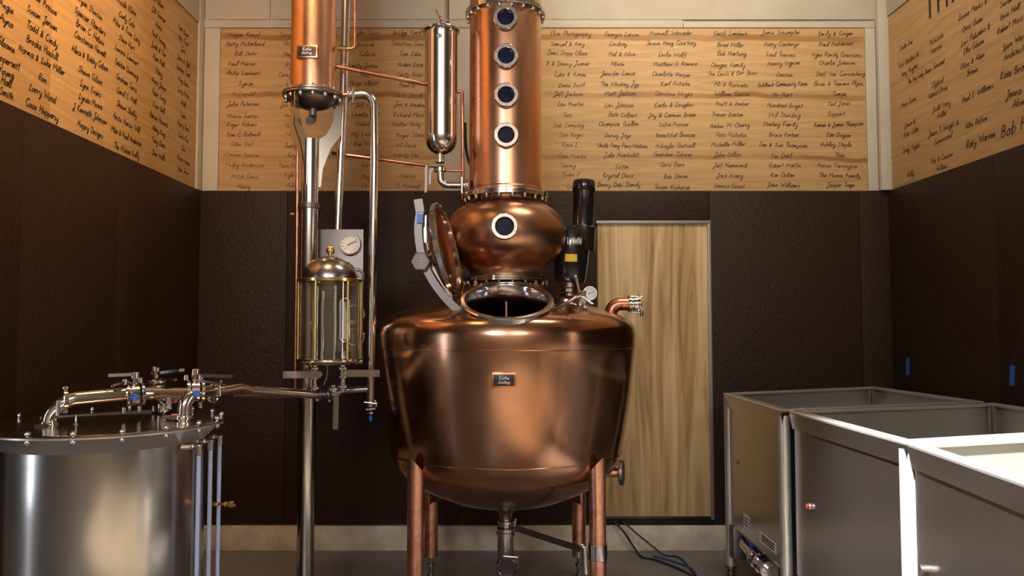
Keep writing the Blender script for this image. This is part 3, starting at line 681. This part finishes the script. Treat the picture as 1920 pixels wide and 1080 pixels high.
tube([P(824,32,cY-.06),P(818,18,cY-.08)], .005, bm=vf)
obj('vent_valve', vf, M_chrome, cn, label='small vent valve with T handle')
ou = bmesh.new(); 
tube([P(825,288,cY),P(825,304,cY)], .016, bm=ou); lathe([(0,0),(.034,0),(.034,.02),(.02,.03),(0,.03)], 24, axis(P(825,322,cY),(0,0,1)), bm=ou)
lathe([(0,0),(.026,0),(.026,.016),(0,.016)], 24, axis(P(825,305,cY),(0,0,1)), bm=ou)
obj('outlet_valve', ou, M_steel, cn)
hd = bmesh.new(); tube([P(821,312,cY-.03),P(801,311,cY-.05)], .008, bm=hd); strap(curve_pts([P(806,311,cY-.05),P(799,314,cY-.05),P(799,335,cY-.05),P(798,361,cY-.05)],3), .012,.005,(1,0,0),bm=hd)
strap(curve_pts([P(812,316,cY-.04),P(807,322,cY-.04),P(806,345,cY-.04)],3), .010,.004,(1,0,0),bm=hd)
obj('handle', hd, M_dull, cn)
tp = tag(obj('steel_pipe', tube([P(838,50,cY+.03),P(838,-60,cY+.03)], .014), M_steel), 'short vertical steel pipe rising from the canister lid', 'pipe')
tag(obj('steel_elbow', tube([P(825,318,cY),P(827,347,cY),P(868,347,cY)], .0185, .055, 20), M_steel), 'curved steel elbow joining the canister bottom to the column', 'pipe')
ec = bmesh.new()
for a, r in ((864,.033),(869,.026),(874,.033)): cyl(P(a,347,cY),(1,0,0), r,.012,20,bm=ec)
tube([P(866,333,cY-.03),P(866,362,cY-.03)], .006, bm=ec)
tag(obj('pipe_clamp', ec, M_chrome), 'steel pipe clamp where the elbow meets the copper column', 'clamp')
tag(obj('copper_tube', tube([P(857,172,cY),P(866,171,cY),P(867,200,cY),P(868,372,cY+.05),P(868,395,cY+.1)], .0095, .03), M_tubecu), 'thin copper tube running down between the canister and the column', 'tube')
tag(obj('copper_tube', tube([P(832,320,cY),P(866,320,cY)], .007), M_tubecu), 'short thin copper tube crossing under the canister', 'tube')
tag(obj('black_hose', tube(curve_pts([P(872,230,cY+.12),P(873,270,cY+.12),P(878,300,cY+.12),P(884,312,cY+.12)],4), .008), M_cable), 'thin black hose behind the small copper tube beside the column', 'hose')

# ================================================================ condenser, stand
sY = 4.0; s = sY/F
cd = thing('condenser', 'upright copper condenser column with a bolted round flange at its foot', 'condenser', P(589,205,sY))
c0 = P(587,180,sY); cx, cy = c0.x, c0.y; cz = c0.z
CM = Matrix.Translation((cx,cy,0))
obj('shell', lathe([(.1165,cz),(.1165,4.8),(0,4.8)], 72, CM), M_bright, cd)
fl = obj('flange', lathe([(.09,cz-.016),(.152,cz-.016),(.158,cz-.010),(.158,cz-.003),(.155,cz),(.158,cz+.003),(.158,cz+.010),(.152,cz+.015),(.10,cz+.015)], 64, CM, closed=True), M_mid, cd)
copies('bolt', ACORN, fl, [axis((cx+.140*math.cos(a),cy+.140*math.sin(a),cz-.016),(0,0,-1)) for a in [2*math.pi*i/14 for i in range(14)]])
copies('bolt', BOLT, fl, [axis((cx+.140*math.cos(a),cy+.140*math.sin(a),cz+.018),(0,0,1)) for a in [2*math.pi*i/14 for i in range(14)]])
obj('bottom_dish', lathe([(.115,cz-.014),(.112,cz-.03),(.085,cz-.055),(.05,cz-.068),(0,cz-.073)], 48, CM), M_darksteel, cd)
obj('outlet_bend', tube([(cx,cy,cz-.06),(cx,cy,cz-.125),(cx+.0,cy-.07,cz-.150)], .021, .03, 20), M_dull, cd)
p = P(576,97,sY-.12); nameplate(cd, (p.x, cy-.122, p.z), .108, .066)
sd = thing('condenser_stand', 'round steel post with three flared fins carrying the copper condenser', 'stand', (P(576,900,sY).x,sY,0))
px_ = P(578,600,sY).x
zf = P(578,262,sY).z
obj('post', tube([(px_,sY,.01),(px_,sY,zf)], .044, 0, 32), M_brush, sd)
obj('base_plate', lathe([(0,0),(.17,0),(.17,.012),(.05,.014),(.05,.05),(0,.05)], 40, Matrix.Translation((px_,sY,0))), M_dull, sd)
def fin(ang):
    # profile in (radial, z): flared plate from the flange edge down to the post
    z0 = cz-.02
    prof = [(.135,z0),(.155,z0),(.155,z0-.17),(.10,z0-.25),(.06,z0-.36),(.050,z0-.46),(.036,z0-.46),(.036,z0-.21),(.075,z0-.18),(.105,z0-.12),(.118,z0-.05)]
    u = Vector((math.cos(ang),math.sin(ang),0)); M = frame((px_,sY,0)-Vector((0,0,0)), u, (0,0,1)) if False else None
    m = Matrix((u, Vector((0,0,1)), u.cross(Vector((0,0,1))))).transposed().to_4x4(); m.translation = Vector(((cx+px_)/2,sY,0))-u.cross(Vector((0,0,1)))*.003
    return prism(prof, m, .006)
for a in (math.radians(20), math.radians(250), math.radians(150)): obj('fin', fin(a), M_brush, sd)
obj('collar', ringm(.044,.050,.03,32,Matrix.Translation((px_,sY,Z(392,sY)))), M_dull, sd)
# pipes around it
pY = sY+.12
tag(obj('steel_pipe', tube([P(650,-60,pY),P(643,200,pY),P(633,440,pY)], .0235, 0, 24), M_steel), 'tall steel pipe running down beside the copper condenser to the gauge panel', 'pipe')
gp = thing('overflow_pipe', 'steel gooseneck pipe leaving the condenser flange and dropping to a sampling tap', 'pipe', P(697,740,sY))
obj('bend', tube([P(655,178,sY),P(701,176,sY),P(702,300,sY),P(695,762,sY)], .0225, .085, 24), M_steel, gp)
gc = bmesh.new()
for a, r in ((653,.034),(658,.026),(663,.034)): cyl(P(a,178,sY),(1,0,0), r,.010,24,bm=gc)
tube([P(662,164,sY-.03),P(662,193,sY-.03)], .006, bm=gc)
obj('clamp', gc, M_chrome, gp)
obj('stub', tube([P(630,177,sY),P(656,178,sY)], .010), M_tubecu, gp)
obj('cross_pipe', tube([P(632,733,sY),P(695,729,sY)], .0165), M_brush, gp)
tpv = bmesh.new()
for y0, y1, r in ((758,762,.028),(764,770,.016),(772,776,.022)): lathe([(0,0),(r,0),(r,(y1-y0)*s),(0,(y1-y0)*s)], 20, axis(P(695,y1,sY),(0,0,1)), bm=tpv)
tube([P(683,754,sY-.03),P(706,757,sY-.03)], .005, bm=tpv); tube([P(686,768,sY-.02),P(704,766,sY-.02)], .006, bm=tpv)
tube([P(702,750,sY-.03),P(707,757,sY-.03),P(705,763,sY-.03)], .005, bm=tpv)
obj('sampling_tap', tpv, M_chrome, gp)
obj('tap_tip', lathe([(0,0),(.007,.002),(.009,.018),(.006,.03),(0,.03)], 16, axis(P(695,790,sY),(0,0,1))), M_bluepl, gp, label='blue plastic tap tip')
tag(obj('copper_tube', tube([P(666,-40,sY),P(665,91,sY),P(634,92,sY)], .0078, .02), M_tubecu), 'thin copper tube bending into the condenser near its nameplate', 'tube')
tag(obj('tube_fitting', tube([P(634,90,sY),P(650,91,sY)], .013, 0, 6), M_brass), 'small brass fitting on the side of the condenser', 'fitting')
tag(obj('copper_tube', tube([P(630,124,sY+.05),P(720,142,sY+.1),P(798,158,cY)], .0105), M_tubecu), 'upper sloping copper tube from the condenser to the steel canister', 'tube')
tag(obj('copper_tube', tube([P(622,287,sY+.15),P(700,297,sY+.15),P(806,311,cY)], .0095), M_tubecu), 'lower sloping copper tube from the post to the canister valve', 'tube')
tl = tag(obj('copper_tube', tube([P(558,285,sY-.02),P(556,500,sY-.02),P(553,728,sY-.02)], .0085), M_tubecu), 'long thin vertical copper tube along the left of the steel post', 'tube')
tag(obj('tube_fitting', cyl(P(552,402,sY-.02),(-1,0,0), .010,.02,12), M_tubecu), 'tiny copper fitting on the thin tube left of the post', 'fitting')
tag(obj('copper_tube', tube([P(556,742,sY-.02),P(520,744,3.85),P(440,742,3.55)], .008), M_bright), 'bright thin copper tube under the long steel pipe', 'tube')

# ================================================================ gauge panel and spirit safe
pn = thing('gauge_panel', 'brushed steel panel with a round dial gauge behind the glass spirit safe', 'panel', P(633,680,sY+.05))
a = P(585,682,sY+.06); b = P(682,430,sY+.06)
obj('plate', box((a.x,a.y-.004,a.z),(b.x,a.y+.004,b.z), .003), M_dull, pn)
gauge(pn, P(656,457,sY+.03), (0,-1,0), .058)
for py in (520, 588, 632): obj('gauge_rim', ringm(.036,.05,.02,32,axis(P(668,py,sY+.055),(0,-1,0))), M_chrome, pn)
obj('mounting_bracket', box((px_-.05,sY+.02,Z(560,sY)),(px_+.2,sY+.055,Z(540,sY)), .003), M_dull, pn)
gY = sY-.16; s = gY/F
ss = thing('spirit_safe', 'glass spirit safe with domed steel top, brass rods and a brass knob', 'spirit safe', P(618,682,gY))
gc_ = P(618,612,gY); gx = gc_.x; GM = Matrix.Translation((gx,gY,0)); zg = lambda py: Z(py,gY)
R = 59*s
obj('bottom_plate', lathe([(0,zg(683)),(R*.75,zg(683)),(R*.8,zg(680)),(R,zg(679)),(R+.003,zg(677)),(R+.003,zg(674)),(R,zg(672)),(0,zg(672))], 56, GM), M_steel, ss)
obj('brass_ring', ringm(R*.9,R+.007,.006,56,Matrix.Translation((gx,gY,zg(678)))), M_brass, ss, label='brass ring')
obj('glass_cylinder', ringm(R-.016,R-.012,zg(530)-zg(671),56,Matrix.Translation((gx,gY,zg(671))),.001), M_glass, ss)
obj('top_ring', lathe([(R*.8,zg(529)),(R+.002,zg(529)),(R+.003,zg(524)),(R-.003,zg(523)),(R*.8,zg(523))], 56, GM, closed=True), M_brass, ss, label='brass ring under the dome')
dome = [(0,zg(480))]+[(R*.88*math.sin(t), zg(523)+(zg(480)-zg(523))*math.cos(t)) for t in [math.pi/2*i/12 for i in range(1,13)]]+[(R*.95,zg(524))]
M_dome = mat('smoky_steel', (.36,.35,.37), .24, 1)
obj('dome', lathe(dome, 56, GM), M_dome, ss)
obj('knob', lathe([(0,zg(481)),(.012,zg(481)),(.010,zg(477)),(.019,zg(474)),(.022,zg(469)),(.018,zg(463)),(.008,zg(460)),(0,zg(460))], 24, GM), M_brass, ss, label='round brass knob')
for i in range(6):
    a = math.radians(-104+60*i)
    obj('rod', tube([(gx+(R-.004)*math.cos(a),gY+(R-.004)*math.sin(a),zg(674)),(gx+(R-.004)*math.cos(a),gY+(R-.004)*math.sin(a),zg(524))], .0055, segs=12), M_brass, ss)
inn = bmesh.new(); tube([(gx-.04,gY+.02,zg(672)),(gx-.04,gY+.02,zg(545))], .012, bm=inn); tube([(gx+.02,gY+.03,zg(672)),(gx+.02,gY+.03,zg(535))], .010, bm=inn)
obj('inner_tube', inn, M_steel, ss)
hc = P(647,600,gY-.02)
ps = [(hc.x+.022*math.cos(t), gY-.03, hc.z+(.085 if math.sin(t)>0 else -.085)+.022*math.sin(t)) for t in [2*math.pi*i/24 for i in range(24)]]
obj('hydrometer_loop', tube(ps+[ps[0]], .006, segs=10), M_chrome, ss, label='tall oval steel loop around the hydrometer')
obj('hydrometer', tube([(hc.x,gY-.03,hc.z-.095),(hc.x,gY-.03,hc.z-.03),(hc.x,gY-.03,hc.z+.09)], .008, rs=[.012,.012,.005]), M_whitepl, ss)
obj('hydrometer_cup', lathe([(0,0),(.03,0),(.032,.03),(.028,.03),(.026,.004),(0,.004)], 24, Matrix.Translation((hc.x,gY-.03,zg(670)))), M_chrome, ss)
# lever valves beneath
vY = gY
def lever_valve(stem, hA, hB, label, wd=.034, vert=False):
    t = thing('lever_valve', label, 'valve', P(stem[0], stem[2], vY), 'lever valves under the spirit safe')
    bm = bmesh.new(); x, y0, y1 = stem
    for py, r in ((y0+4,.014),(y0+9,.026),(y0+16,.018),((y0+y1)/2,.022),(y1-12,.016),(y1-8,.027),(y1-2,.016)):
        cyl(P(x,py,vY),(0,0,1), r,.013,20,bm=bm)
    tube([P(x,y0,vY),P(x,y1,vY)], .012, bm=bm)
    obj('valve_body', bm, M_steel, t)
    h = obj('handle', strap([P(*hA,vY-.04),P(*hB,vY-.04)], wd, .006, (0,0,1) if not vert else (1,0,0)), M_brush, t)
    obj('rivet', cyl(P(*hA,vY-.040)+Vector((0,0,0)),(0,-1,0), .009,.008,12), M_chrome, h)
    obj('spindle', cyl(P(*hA,vY),(0,-1,0), .013,.045,16), M_steel, t)
    return t
lever_valve((590,684,738),(602,702),(531,703),'left lever valve under the spirit safe with handle pointing left')
lever_valve((643,684,735),(646,700),(712,700),'right lever valve under the spirit safe with handle pointing right')
lever_valve((625,722,748),(631,737),(629,805),'lever valve with its handle hanging straight down',.026,True)
us = thing('valve_manifold', 'cluster of steel fittings joining the valves below the spirit safe', 'fitting', P(612,745,vY))
mf = bmesh.new(); tube([P(598,740,vY),P(640,736,vY)], .016, bm=mf)
for px, r in ((600,.024),(608,.018),(616,.026),(622,.018)): cyl(P(px,740,vY-.01),(1,0,0), r,.010,18,bm=mf)
obj('cross_tube', mf, M_dull, us)
tube_ = bmesh.new(); tube(curve_pts([P(614,684,vY),P(613,705,vY),P(607,722,vY)],4), .004, bm=tube_)
obj('bleed_tube', tube_, M_dull, us)
dp = bmesh.new(); cyl(P(594,752,vY),(0,0,1),.012,.028,12,bm=dp); 
obj('drain_plug', dp, M_chrome, us)
obj('drain_plug', cyl(P(617,754,vY),(0,0,1),.010,.024,12), M_chrome, us)

# ================================================================ storage tank, left foreground
tY = 3.1; tX = -.505*tY; th = Z(820, tY-.446)
tk = thing('storage_tank', 'round brushed steel storage tank with a bolted lid in the left foreground', 'tank', (tX,tY,0))
TM = Matrix.Translation((tX,tY,0))
obj('tank_body', lathe([(0,.06),(.36,.06),(.375,.075),(.375,th-.07)], 96, TM), M_brush, tk)
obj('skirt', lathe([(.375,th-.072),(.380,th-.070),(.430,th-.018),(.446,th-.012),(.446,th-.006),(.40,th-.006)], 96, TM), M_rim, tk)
obj('tank_lid', lathe([(.448,th-.006),(.450,th-.002),(.446,th),(.40,th-.002),(.20,th+.006),(0,th+.01)], 96, TM), M_steel, tk)
BALL = finish(lathe([(0,-.034),(.006,-.034),(.010,-.028),(.011,-.022),(.008,-.014),(.005,-.01),(.006,0),(.011,.004),(.011,.010),(.007,.016),(0,.018)], 14)); BALL.materials.append(M_chrome)
copies('lid_bolt', BALL, tk, [Matrix.Translation((tX+.436*math.cos(a),tY+.436*math.sin(a),th+.002)) for a in [math.radians(-160+20*i+4) for i in range(18)]])
copies('foot', finish(cyl((0,0,0),(0,0,1),.02,.07)), tk, [Matrix.Translation((tX+.3*math.cos(a),tY+.3*math.sin(a),0)) for a in (.8,2.4,3.9,5.5)])
for o in tk.children:
    if o.name.startswith('foot') and not o.data.materials: o.data.materials.append(M_dull)
obj('lid_bar', strap([P(75,784,3.2),P(284,771,3.42)], .03, .012, (0,1,0)), M_dull, tk)
vt = bmesh.new(); lathe([(0,0),(.010,0),(.006,.01),(.009,.018),(.012,.022),(.004,.034),(.003,.06),(0,.062)], 14, axis(P(142,808,2.95),(0,0,1)), bm=vt)
obj('wing_bolt', vt, M_chrome, tk)
cl_ = bmesh.new(); lathe([(0,0),(.022,0),(.022,.014),(.012,.018),(.012,.03),(0,.03)], 18, axis(P(308,770,3.2),(0,0,1)), bm=cl_); tube([P(300,772,3.2),P(322,764,3.2)], .005, bm=cl_)
cyl(P(316,768,3.22),(0,0,1),.014,.05,12,bm=cl_)
obj('lid_fitting', cl_, M_chrome, tk)
# sight tubes
for i, (px, py, Y) in enumerate(((373,848,2.98),(395,838,3.12),(412,829,3.28))):
    tp_ = P(px,py,Y); stb = obj('sight_tube', tube([(tp_.x,Y,.25),(tp_.x,Y,tp_.z)], .0085, 0, 16), M_tube, tk, label='upright pale blue plastic sight tube')
    fb = bmesh.new(); cyl((tp_.x,Y,tp_.z-.012),(0,0,1),.013,.04,14,bm=fb); tube([(tp_.x,Y,tp_.z+.022),(tp_.x-.045,Y+.01,tp_.z+.02)],.008,bm=fb); cyl((tp_.x-.02,Y,tp_.z+.021),(-1,0,0),.012,.012,12,bm=fb)
    if i == 0: tube([(tp_.x-.03,Y,tp_.z+.02),(tp_.x-.065,Y-.01,tp_.z+.02)],.011,bm=fb)
    obj('tube_elbow', fb, M_chrome, stb)
bv = bmesh.new(); tube([P(396,944,3.2),P(440,947,3.12)], .006, bm=bv)
for a, r in ((400,.009),(420,.010),(430,.013)): cyl(P(a,945.5,3.15),(1,0,0), r,.018,14,bm=bv)
obj('brass_tap', bv, M_brass, tk, label='small brass tap on the tank side')

# ================================================================ pipes and butterfly valves over the tank
def pipe_ring(bm, px, py, Y, d, r, w): cyl(P(px,py,Y), d, r, w, 28, bm=bm)
lp = thing('transfer_pipe', 'stainless transfer pipe rising from the near side of the tank lid', 'pipe', P(90,805,2.95))
obj('elbow', tube([P(91,812,2.95),P(92,775,2.95),P(130,748,2.97),P(248,737,3.1)], .0265, .07, 24), M_steel, lp)
fb = bmesh.new(); cyl(P(91,812,2.95),(0,0,1),.034,.012,28,bm=fb); cyl(P(91,801,2.95),(0,0,1),.038,.014,28,bm=fb); cyl(P(91,795,2.95),(0,0,1),.032,.012,28,bm=fb); tube([P(66,799,2.9),P(92,797,2.9)],.006,bm=fb)
obj('clamp', fb, M_steel, lp)
d1 = (P(248,737,3.1)-P(130,748,2.97)).normalized()
fb = bmesh.new(); c = P(122,748,2.97)
cyl(c-d1*.008, d1, .040, .016, 32, bm=fb); cyl(c-d1*.004+Vector((0,-.038,0)), (0,0,-1), .007, .06, 10, bm=fb); cyl(c+Vector((0,0,.032)),(0,0,1),.012,.016,12,bm=fb); cyl(c-Vector((0,0,.055)),(0,0,1),.012,.016,12,bm=fb)
obj('clamp', fb, M_chrome, lp)
lp2 = thing('transfer_pipe', 'curved stainless pipe rising from the far right side of the tank lid', 'pipe', P(345,790,3.12))
obj('elbow', tube([P(344,795,3.12),P(346,755,3.12),P(362,738,3.15),P(392,733,3.25)], .026, .06, 24), M_steel, lp2)
fb = bmesh.new(); cyl(P(344,795,3.12),(0,0,1),.032,.012,28,bm=fb); cyl(P(344,786,3.12),(0,0,1),.037,.014,28,bm=fb); tube([P(305,783,3.1),P(340,780,3.1)],.007,bm=fb); cyl(P(322,782,3.1),(1,0,0),.014,.03,12,bm=fb)
obj('clamp', fb, M_chrome, lp2)
tag(obj('steel_pipe', tube([P(255,738,3.12),P(330,738,3.3),P(400,739,3.45)], .026, 0, 24), M_steel), 'straight steel pipe linking the two valves above the tank', 'pipe')
tag(obj('steel_pipe', tube([P(395,736,3.35),P(452,727,3.5),P(470,731,3.55),P(600,741,gY)], .0205, .05, 24), M_steel), 'long steel pipe running from the tank valves to the spirit safe', 'pipe')
def bvalve(c, d, hpts, h2, label, cap=None):
    """butterfly valve: round body between two clamp rings, stem and spring handle"""
    c = Vector(c); d = Vector(d).normalized()
    t = thing('butterfly_valve', label, 'valve', c-Vector((0,0,.05)), 'butterfly valves above the tank')
    bm = bmesh.new(); cyl(c-d*.016, d, .042, .032, 28, bm=bm); obj('valve_body', bm, M_steel, t)
    for k in (-.034,.022):
        bm = bmesh.new(); cyl(c+d*k, d, .046, .013, 28, bm=bm)
        q = c+d*(k+.006); cyl(q+Vector((0,-.02,.045)),(0,0,1),.010,.022,10,bm=bm); tube([q+Vector((0,-.02,-.045)),q+Vector((0,-.02,-.068))],.008,bm=bm)
        obj('clamp_ring', bm, M_chrome, t)
    bm = bmesh.new(); top = c+Vector((0,0,.075)); cyl(c+Vector((0,0,.04)),(0,0,1),.012,.03,16,bm=bm); cyl(c+Vector((0,0,.062)),(0,0,1),.017,.028,16,bm=bm)
    obj('stem', bm, M_steel, t)
    hb = strap([hpts[0]]+hpts[1:], .028, .013, (0,1,0)); obj('handle', hb, M_steel, t)
    obj('trigger', strap(h2, .016, .009, (0,1,0)), M_steel, t)
    if cap is not None:
        q = c+d*.0+Vector((0,-.043,0)); obj('blue_cap', cyl(c+Vector((.0,-.040,-.008))+d*.02,(0.2,-1,0), .013,.012,16), M_bluepl, t, label='small blue cap')
    return t
bvalve(P(252,740,3.11), d1, [P(256,706,3.11),P(250,701,3.11),P(199,704,3.02)], [P(246,718,3.1),P(236,716,3.08),P(211,724,3.02)], 'left butterfly valve above the tank with handle pointing left', 1)
bvalve(P(292,728,3.35), (0,0,1), [P(286,699,3.35),P(300,699,3.35),P(341,694,3.3)], [P(298,709,3.35),P(329,712,3.3)], 'middle butterfly valve above the tank with thin raised handle')
bvalve(P(366,733,3.17), (1,.5,0), [P(362,704,3.17),P(372,704,3.17),P(439,705,3.15)], [P(372,714,3.17),P(392,716,3.16),P(426,722,3.15)], 'right butterfly valve above the tank with long flat handle', 1)
hb = thing('pipe_clamp', 'round wing clamp on the steel pipe right of the tank valves', 'clamp', P(405,745,3.4))
bm = ringm(.034,.042,.014,32,axis(P(396,738,3.35),(1,-.2,.1))); obj('ring', bm, M_chrome, hb)
obj('wing_screw', tube([P(411,722,3.35),P(412,743,3.35)], .007), M_chrome, hb)
obj('wing_nut', tube([P(402,722,3.35),P(414,717,3.35),P(416,713,3.35)], .006), M_chrome, hb)
us2 = thing('drain_fitting', 'small steel drain fitting hanging under the middle valve', 'fitting', P(305,765,3.3))
bm = bmesh.new(); box(P(306,765,3.3)-Vector((.016,.014,.018)), P(306,765,3.3)+Vector((.016,.014,.018)), .004, bm=bm); cyl(P(312,752,3.3),(0.4,0,1),.012,.02,12,bm=bm); tube([P(294,740,3.35),P(300,755,3.33),P(306,762,3.3)],.012,bm=bm)
obj('fitting_body', bm, M_chrome, us2)
obj('red_cap', cyl(P(331,750,3.3),(0,-1,0),.009,.014,12), M_red, us2, label='small red cap')
obj('link', tube([P(312,758,3.3),P(331,752,3.31)], .006), M_dull, us2)

# ================================================================ stainless vats, right foreground
def vat(c, zt, zb, label, skip=None):
    """c: back-left, back-right, front-right, front-left corner points on the floor plan"""
    c = [Vector((x,y,0)) for x, y in c]; cen = sum(c, Vector())/4
    t = thing('steel_vat', label, 'vat', (cen.x,cen.y,0), 'open rectangular steel vats')
    def inset(k):
        out = []
        for i in range(4):
            a, b, d = c[i-1], c[i], c[(i+1)%4]
            u = (a-b).normalized(); v = (d-b).normalized(); sn = u.cross(v).length
            out.append(b + (u+v)*k/sn)
        return out
    def loop(bm, pts, z): return [bm.verts.new((p.x,p.y,z)) for p in pts]
    def skin(bm, rows, close=False):
        for a, b in zip(rows, rows[1:]):
            for i in range(4): bm.faces.new((a[i],a[(i+1)%4],b[(i+1)%4],b[i]))
    bm = bmesh.new(); o1 = inset(.020); o2 = inset(.026)
    rows = [loop(bm,o1,zt-.012), loop(bm,o1,zb), loop(bm,inset(.03),zb-.02)]; skin(bm, rows); bm.faces.new(rows[-1])
    obj('basin', bm, M_sheet, t, angle=20)
    bm = bmesh.new(); r2 = [loop(bm,o2,zt-.012), loop(bm,o2,zb+.03)]; skin(bm, r2); bm.faces.new(r2[-1])
    obj('lining', bm, M_inner, t, angle=20)
    bm = bmesh.new(); a = inset(0); b = inset(.048); cth = inset(.005)
    rows = [loop(bm,inset(.010),zt-.014), loop(bm,inset(.002),zt-.012), loop(bm,a,zt-.004), loop(bm,cth,zt), loop(bm,b,zt), loop(bm,inset(.052),zt-.004), loop(bm,inset(.05),zt-.014)]
    skin(bm, rows)
    for i in range(4): bm.faces.new((rows[-1][i],rows[-1][(i+1)%4],rows[0][(i+1)%4],rows[0][i]))
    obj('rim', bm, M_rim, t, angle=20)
    bm = bmesh.new(); rows = [loop(bm,inset(.006),zt-.0135), loop(bm,inset(.0015),zt-.0125), loop(bm,inset(.012),zt-.085), loop(bm,inset(.016),zt-.084)]; skin(bm, rows+[rows[0]])
    obj('apron', bm, M_sheet, t, angle=20)
    for i, p in enumerate(inset(.026)):
        if i == skip: continue
        pb = bmesh.new(); tube([(p.x,p.y,.10),(p.x,p.y,zt-.03)], .028, 0, 24, bm=pb)
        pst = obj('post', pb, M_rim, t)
        fb = bmesh.new()
        for z, r in ((.09,.031),(.06,.022),(.03,.031)): lathe([(0,0),(r,0),(r,.014),(0,.014)], 20, Matrix.Translation((p.x,p.y,z)), bm=fb)
        tube([(p.x,p.y,.01),(p.x,p.y,.1)], .014, bm=fb); lathe([(0,0),(.04,0),(.04,.008),(0,.02)], 20, Matrix.Translation((p.x,p.y,0)), bm=fb)
        obj('foot', fb, M_dull, pst)
    # inner corner seams: folded post covers
    for i, p in enumerate(inset(.075)):
        if i in (1,): obj('corner_cover', tube([(p.x,p.y,zb+.03),(p.x,p.y,zt-.006)], .022, 0, 20), M_steel, t)
    return t
VZ = H - .4 + 0.0
VZ = Z(737,4.6)
V1 = vat([(1.335,4.62),(2.47,5.12),(2.56,4.10),(1.335,3.68)], VZ, VZ-.755, 'farthest steel vat beside the plywood door')
V2 = vat([(1.365,3.665),(2.57,4.04),(2.62,3.07),(1.39,2.665)], VZ, VZ-.755, 'middle steel vat between the far and the nearest one', 0)
V3 = vat([(1.385,2.65),(2.62,3.03),(2.62,1.95),(1.29,1.6)], VZ, VZ-.755, 'nearest steel vat cut by the right edge of the picture', 0)
# stickers, ports and the outlet of the far vat
def onface(A, B, px, py):  # point on the vertical plane through A,B seen at px,py
    A = Vector(A); B = Vector(B); n = Vector((-(B-A).y,(B-A).x)); 
    x = (px-CX)/F; y = (540-py)/F; d = Vector((x, math.cos(PITCH)-y*math.sin(PITCH), math.sin(PITCH)+y*math.cos(PITCH)))
    t = n.dot(A)/(n.x*d.x+n.y*d.y); return Vector((0,0,H))+d*t
fA, fB = (1.354,4.62), (1.354,3.68)
def stick(p, w, h, label):
    s_ = obj('sticker', box(p+Vector((-.003,-w/2,-h/2)), p+Vector((-.001,w/2,h/2))), M_sticker, V1, label=label)
    tb = bmesh.new()
    for k in range(3): box(p+Vector((-.0036,-w*.40,h*(.22-.24*k)-.004)), p+Vector((-.003,w*.36,h*(.22-.24*k)+.004)), bm=tb)
    obj('printed_lines', tb, M_inkm, s_)
stick(onface(fA,fB,1400,978), .09, .075, 'small square white sticker')
stick(onface(fA,fB,1440,1016), .24, .055, 'long white warning sticker')
fC, fD = (1.385,3.63), (1.410,2.665)
q = onface(fC,fD,1519,949); pt = obj('port', cyl(q,(-1,0,0), .016,.012,20), M_chrome, V2); obj('red_plug', cyl(q+Vector((-.012,0,0)),(-1,0,0), .010,.006,16), M_red, pt, label='small red plug')
q = onface(fA,fB,1384,866); obj('port', cyl(q,(-1,0,0), .010,.010,16), M_tubecu, V1)
q = onface((1.405,2.63),(1.31,1.6),1742,1066); obj('drain_stub', cyl(q,(-1,0,0), .012,.03,16), M_dull, V3)
zb_ = VZ-.755
lgx = bmesh.new(); box((1.345,4.50,.16),(1.42,4.60,zb_), .012, bm=lgx); obj('sump', lgx, M_dull, V1)
ov = bmesh.new(); c = Vector((1.40,4.25,.24))
tube([c+Vector((0,.22,.02)),c], .035, bm=ov)
for k, r in ((.02,.05),(-.03,.04),(-.07,.05),(-.12,.045),(-.17,.05)): cyl(c+Vector((0,k,0)),(0,-1,0), r,.022,24,bm=ov)
tube([c+Vector((0,-.02,0)),c+Vector((0,-.22,0))], .03, bm=ov)
oo = obj('outlet_valve', ov, M_chrome, V1, label='chrome outlet valve under the far vat')
obj('valve_handle', strap([c+Vector((-.03,.0,.07)),c+Vector((-.05,-.16,.075))], .025,.006,(1,0,0)), M_steel, oo)
obj('valve_knob', cyl(c+Vector((0,.06,.03)),(0,0,1), .022,.06,16), M_bluepl, oo, label='blue valve knob')

# ================================================================ cables on the floor
def gpt(px, py, z=.007):
    d = P(px,py,1.0)-Vector((0,0,H)); t = (z-H)/d.z; return Vector((0,0,H))+d*t
def cable(pts, r, m, label):
    return tag(obj('cable', tube(curve_pts(pts, 8), r, segs=8), m), label, 'cable')
cable([P(1152,978,D-.06),P(1172,1000,D-.075),P(1186,1022,D-.08),gpt(1203,1044),gpt(1230,1050),gpt(1285,1072),gpt(1310,1092)], .007, M_cable, 'black cable dropping over the kerb and crossing the floor')
cable([P(1166,976,D-.06),P(1196,1002,D-.075),P(1222,1023,D-.08),gpt(1245,1040),gpt(1275,1046)+Vector((0,0,0)),gpt(1300,1075),gpt(1308,1100)], .005, M_cable, 'thinner black cable lying right of the other one')
M_bcab = mat('blue_cable', (.03,.06,.22), .45)
cable([gpt(1225,1042),gpt(1262,1052),gpt(1296,1066),gpt(1312,1088)], .006, M_bcab, 'short blue cable end beside the black cables on the floor')
# small brass cock behind the manhole lid
bc = thing('brass_cock', 'small brass cock with yellow handle between the lid and the helmet', 'valve', P(866,552,4.1))
bm = tube([P(866,505,4.1),P(866,552,4.1)], .006, segs=10); obj('stem', bm, M_tubecu, bc)
bm = bmesh.new(); cyl(P(866,552,4.1),(0,0,1),.010,.07,12,bm=bm); cyl(P(866,535,4.1),(0,0,1),.014,.012,6,bm=bm); obj('cock_body', bm, M_brass, bc)
obj('handle', box(P(860,543,4.08)-Vector((.014,.008,.008)), P(860,543,4.08)+Vector((.012,.008,.008)), .003), M_yellow, bc)
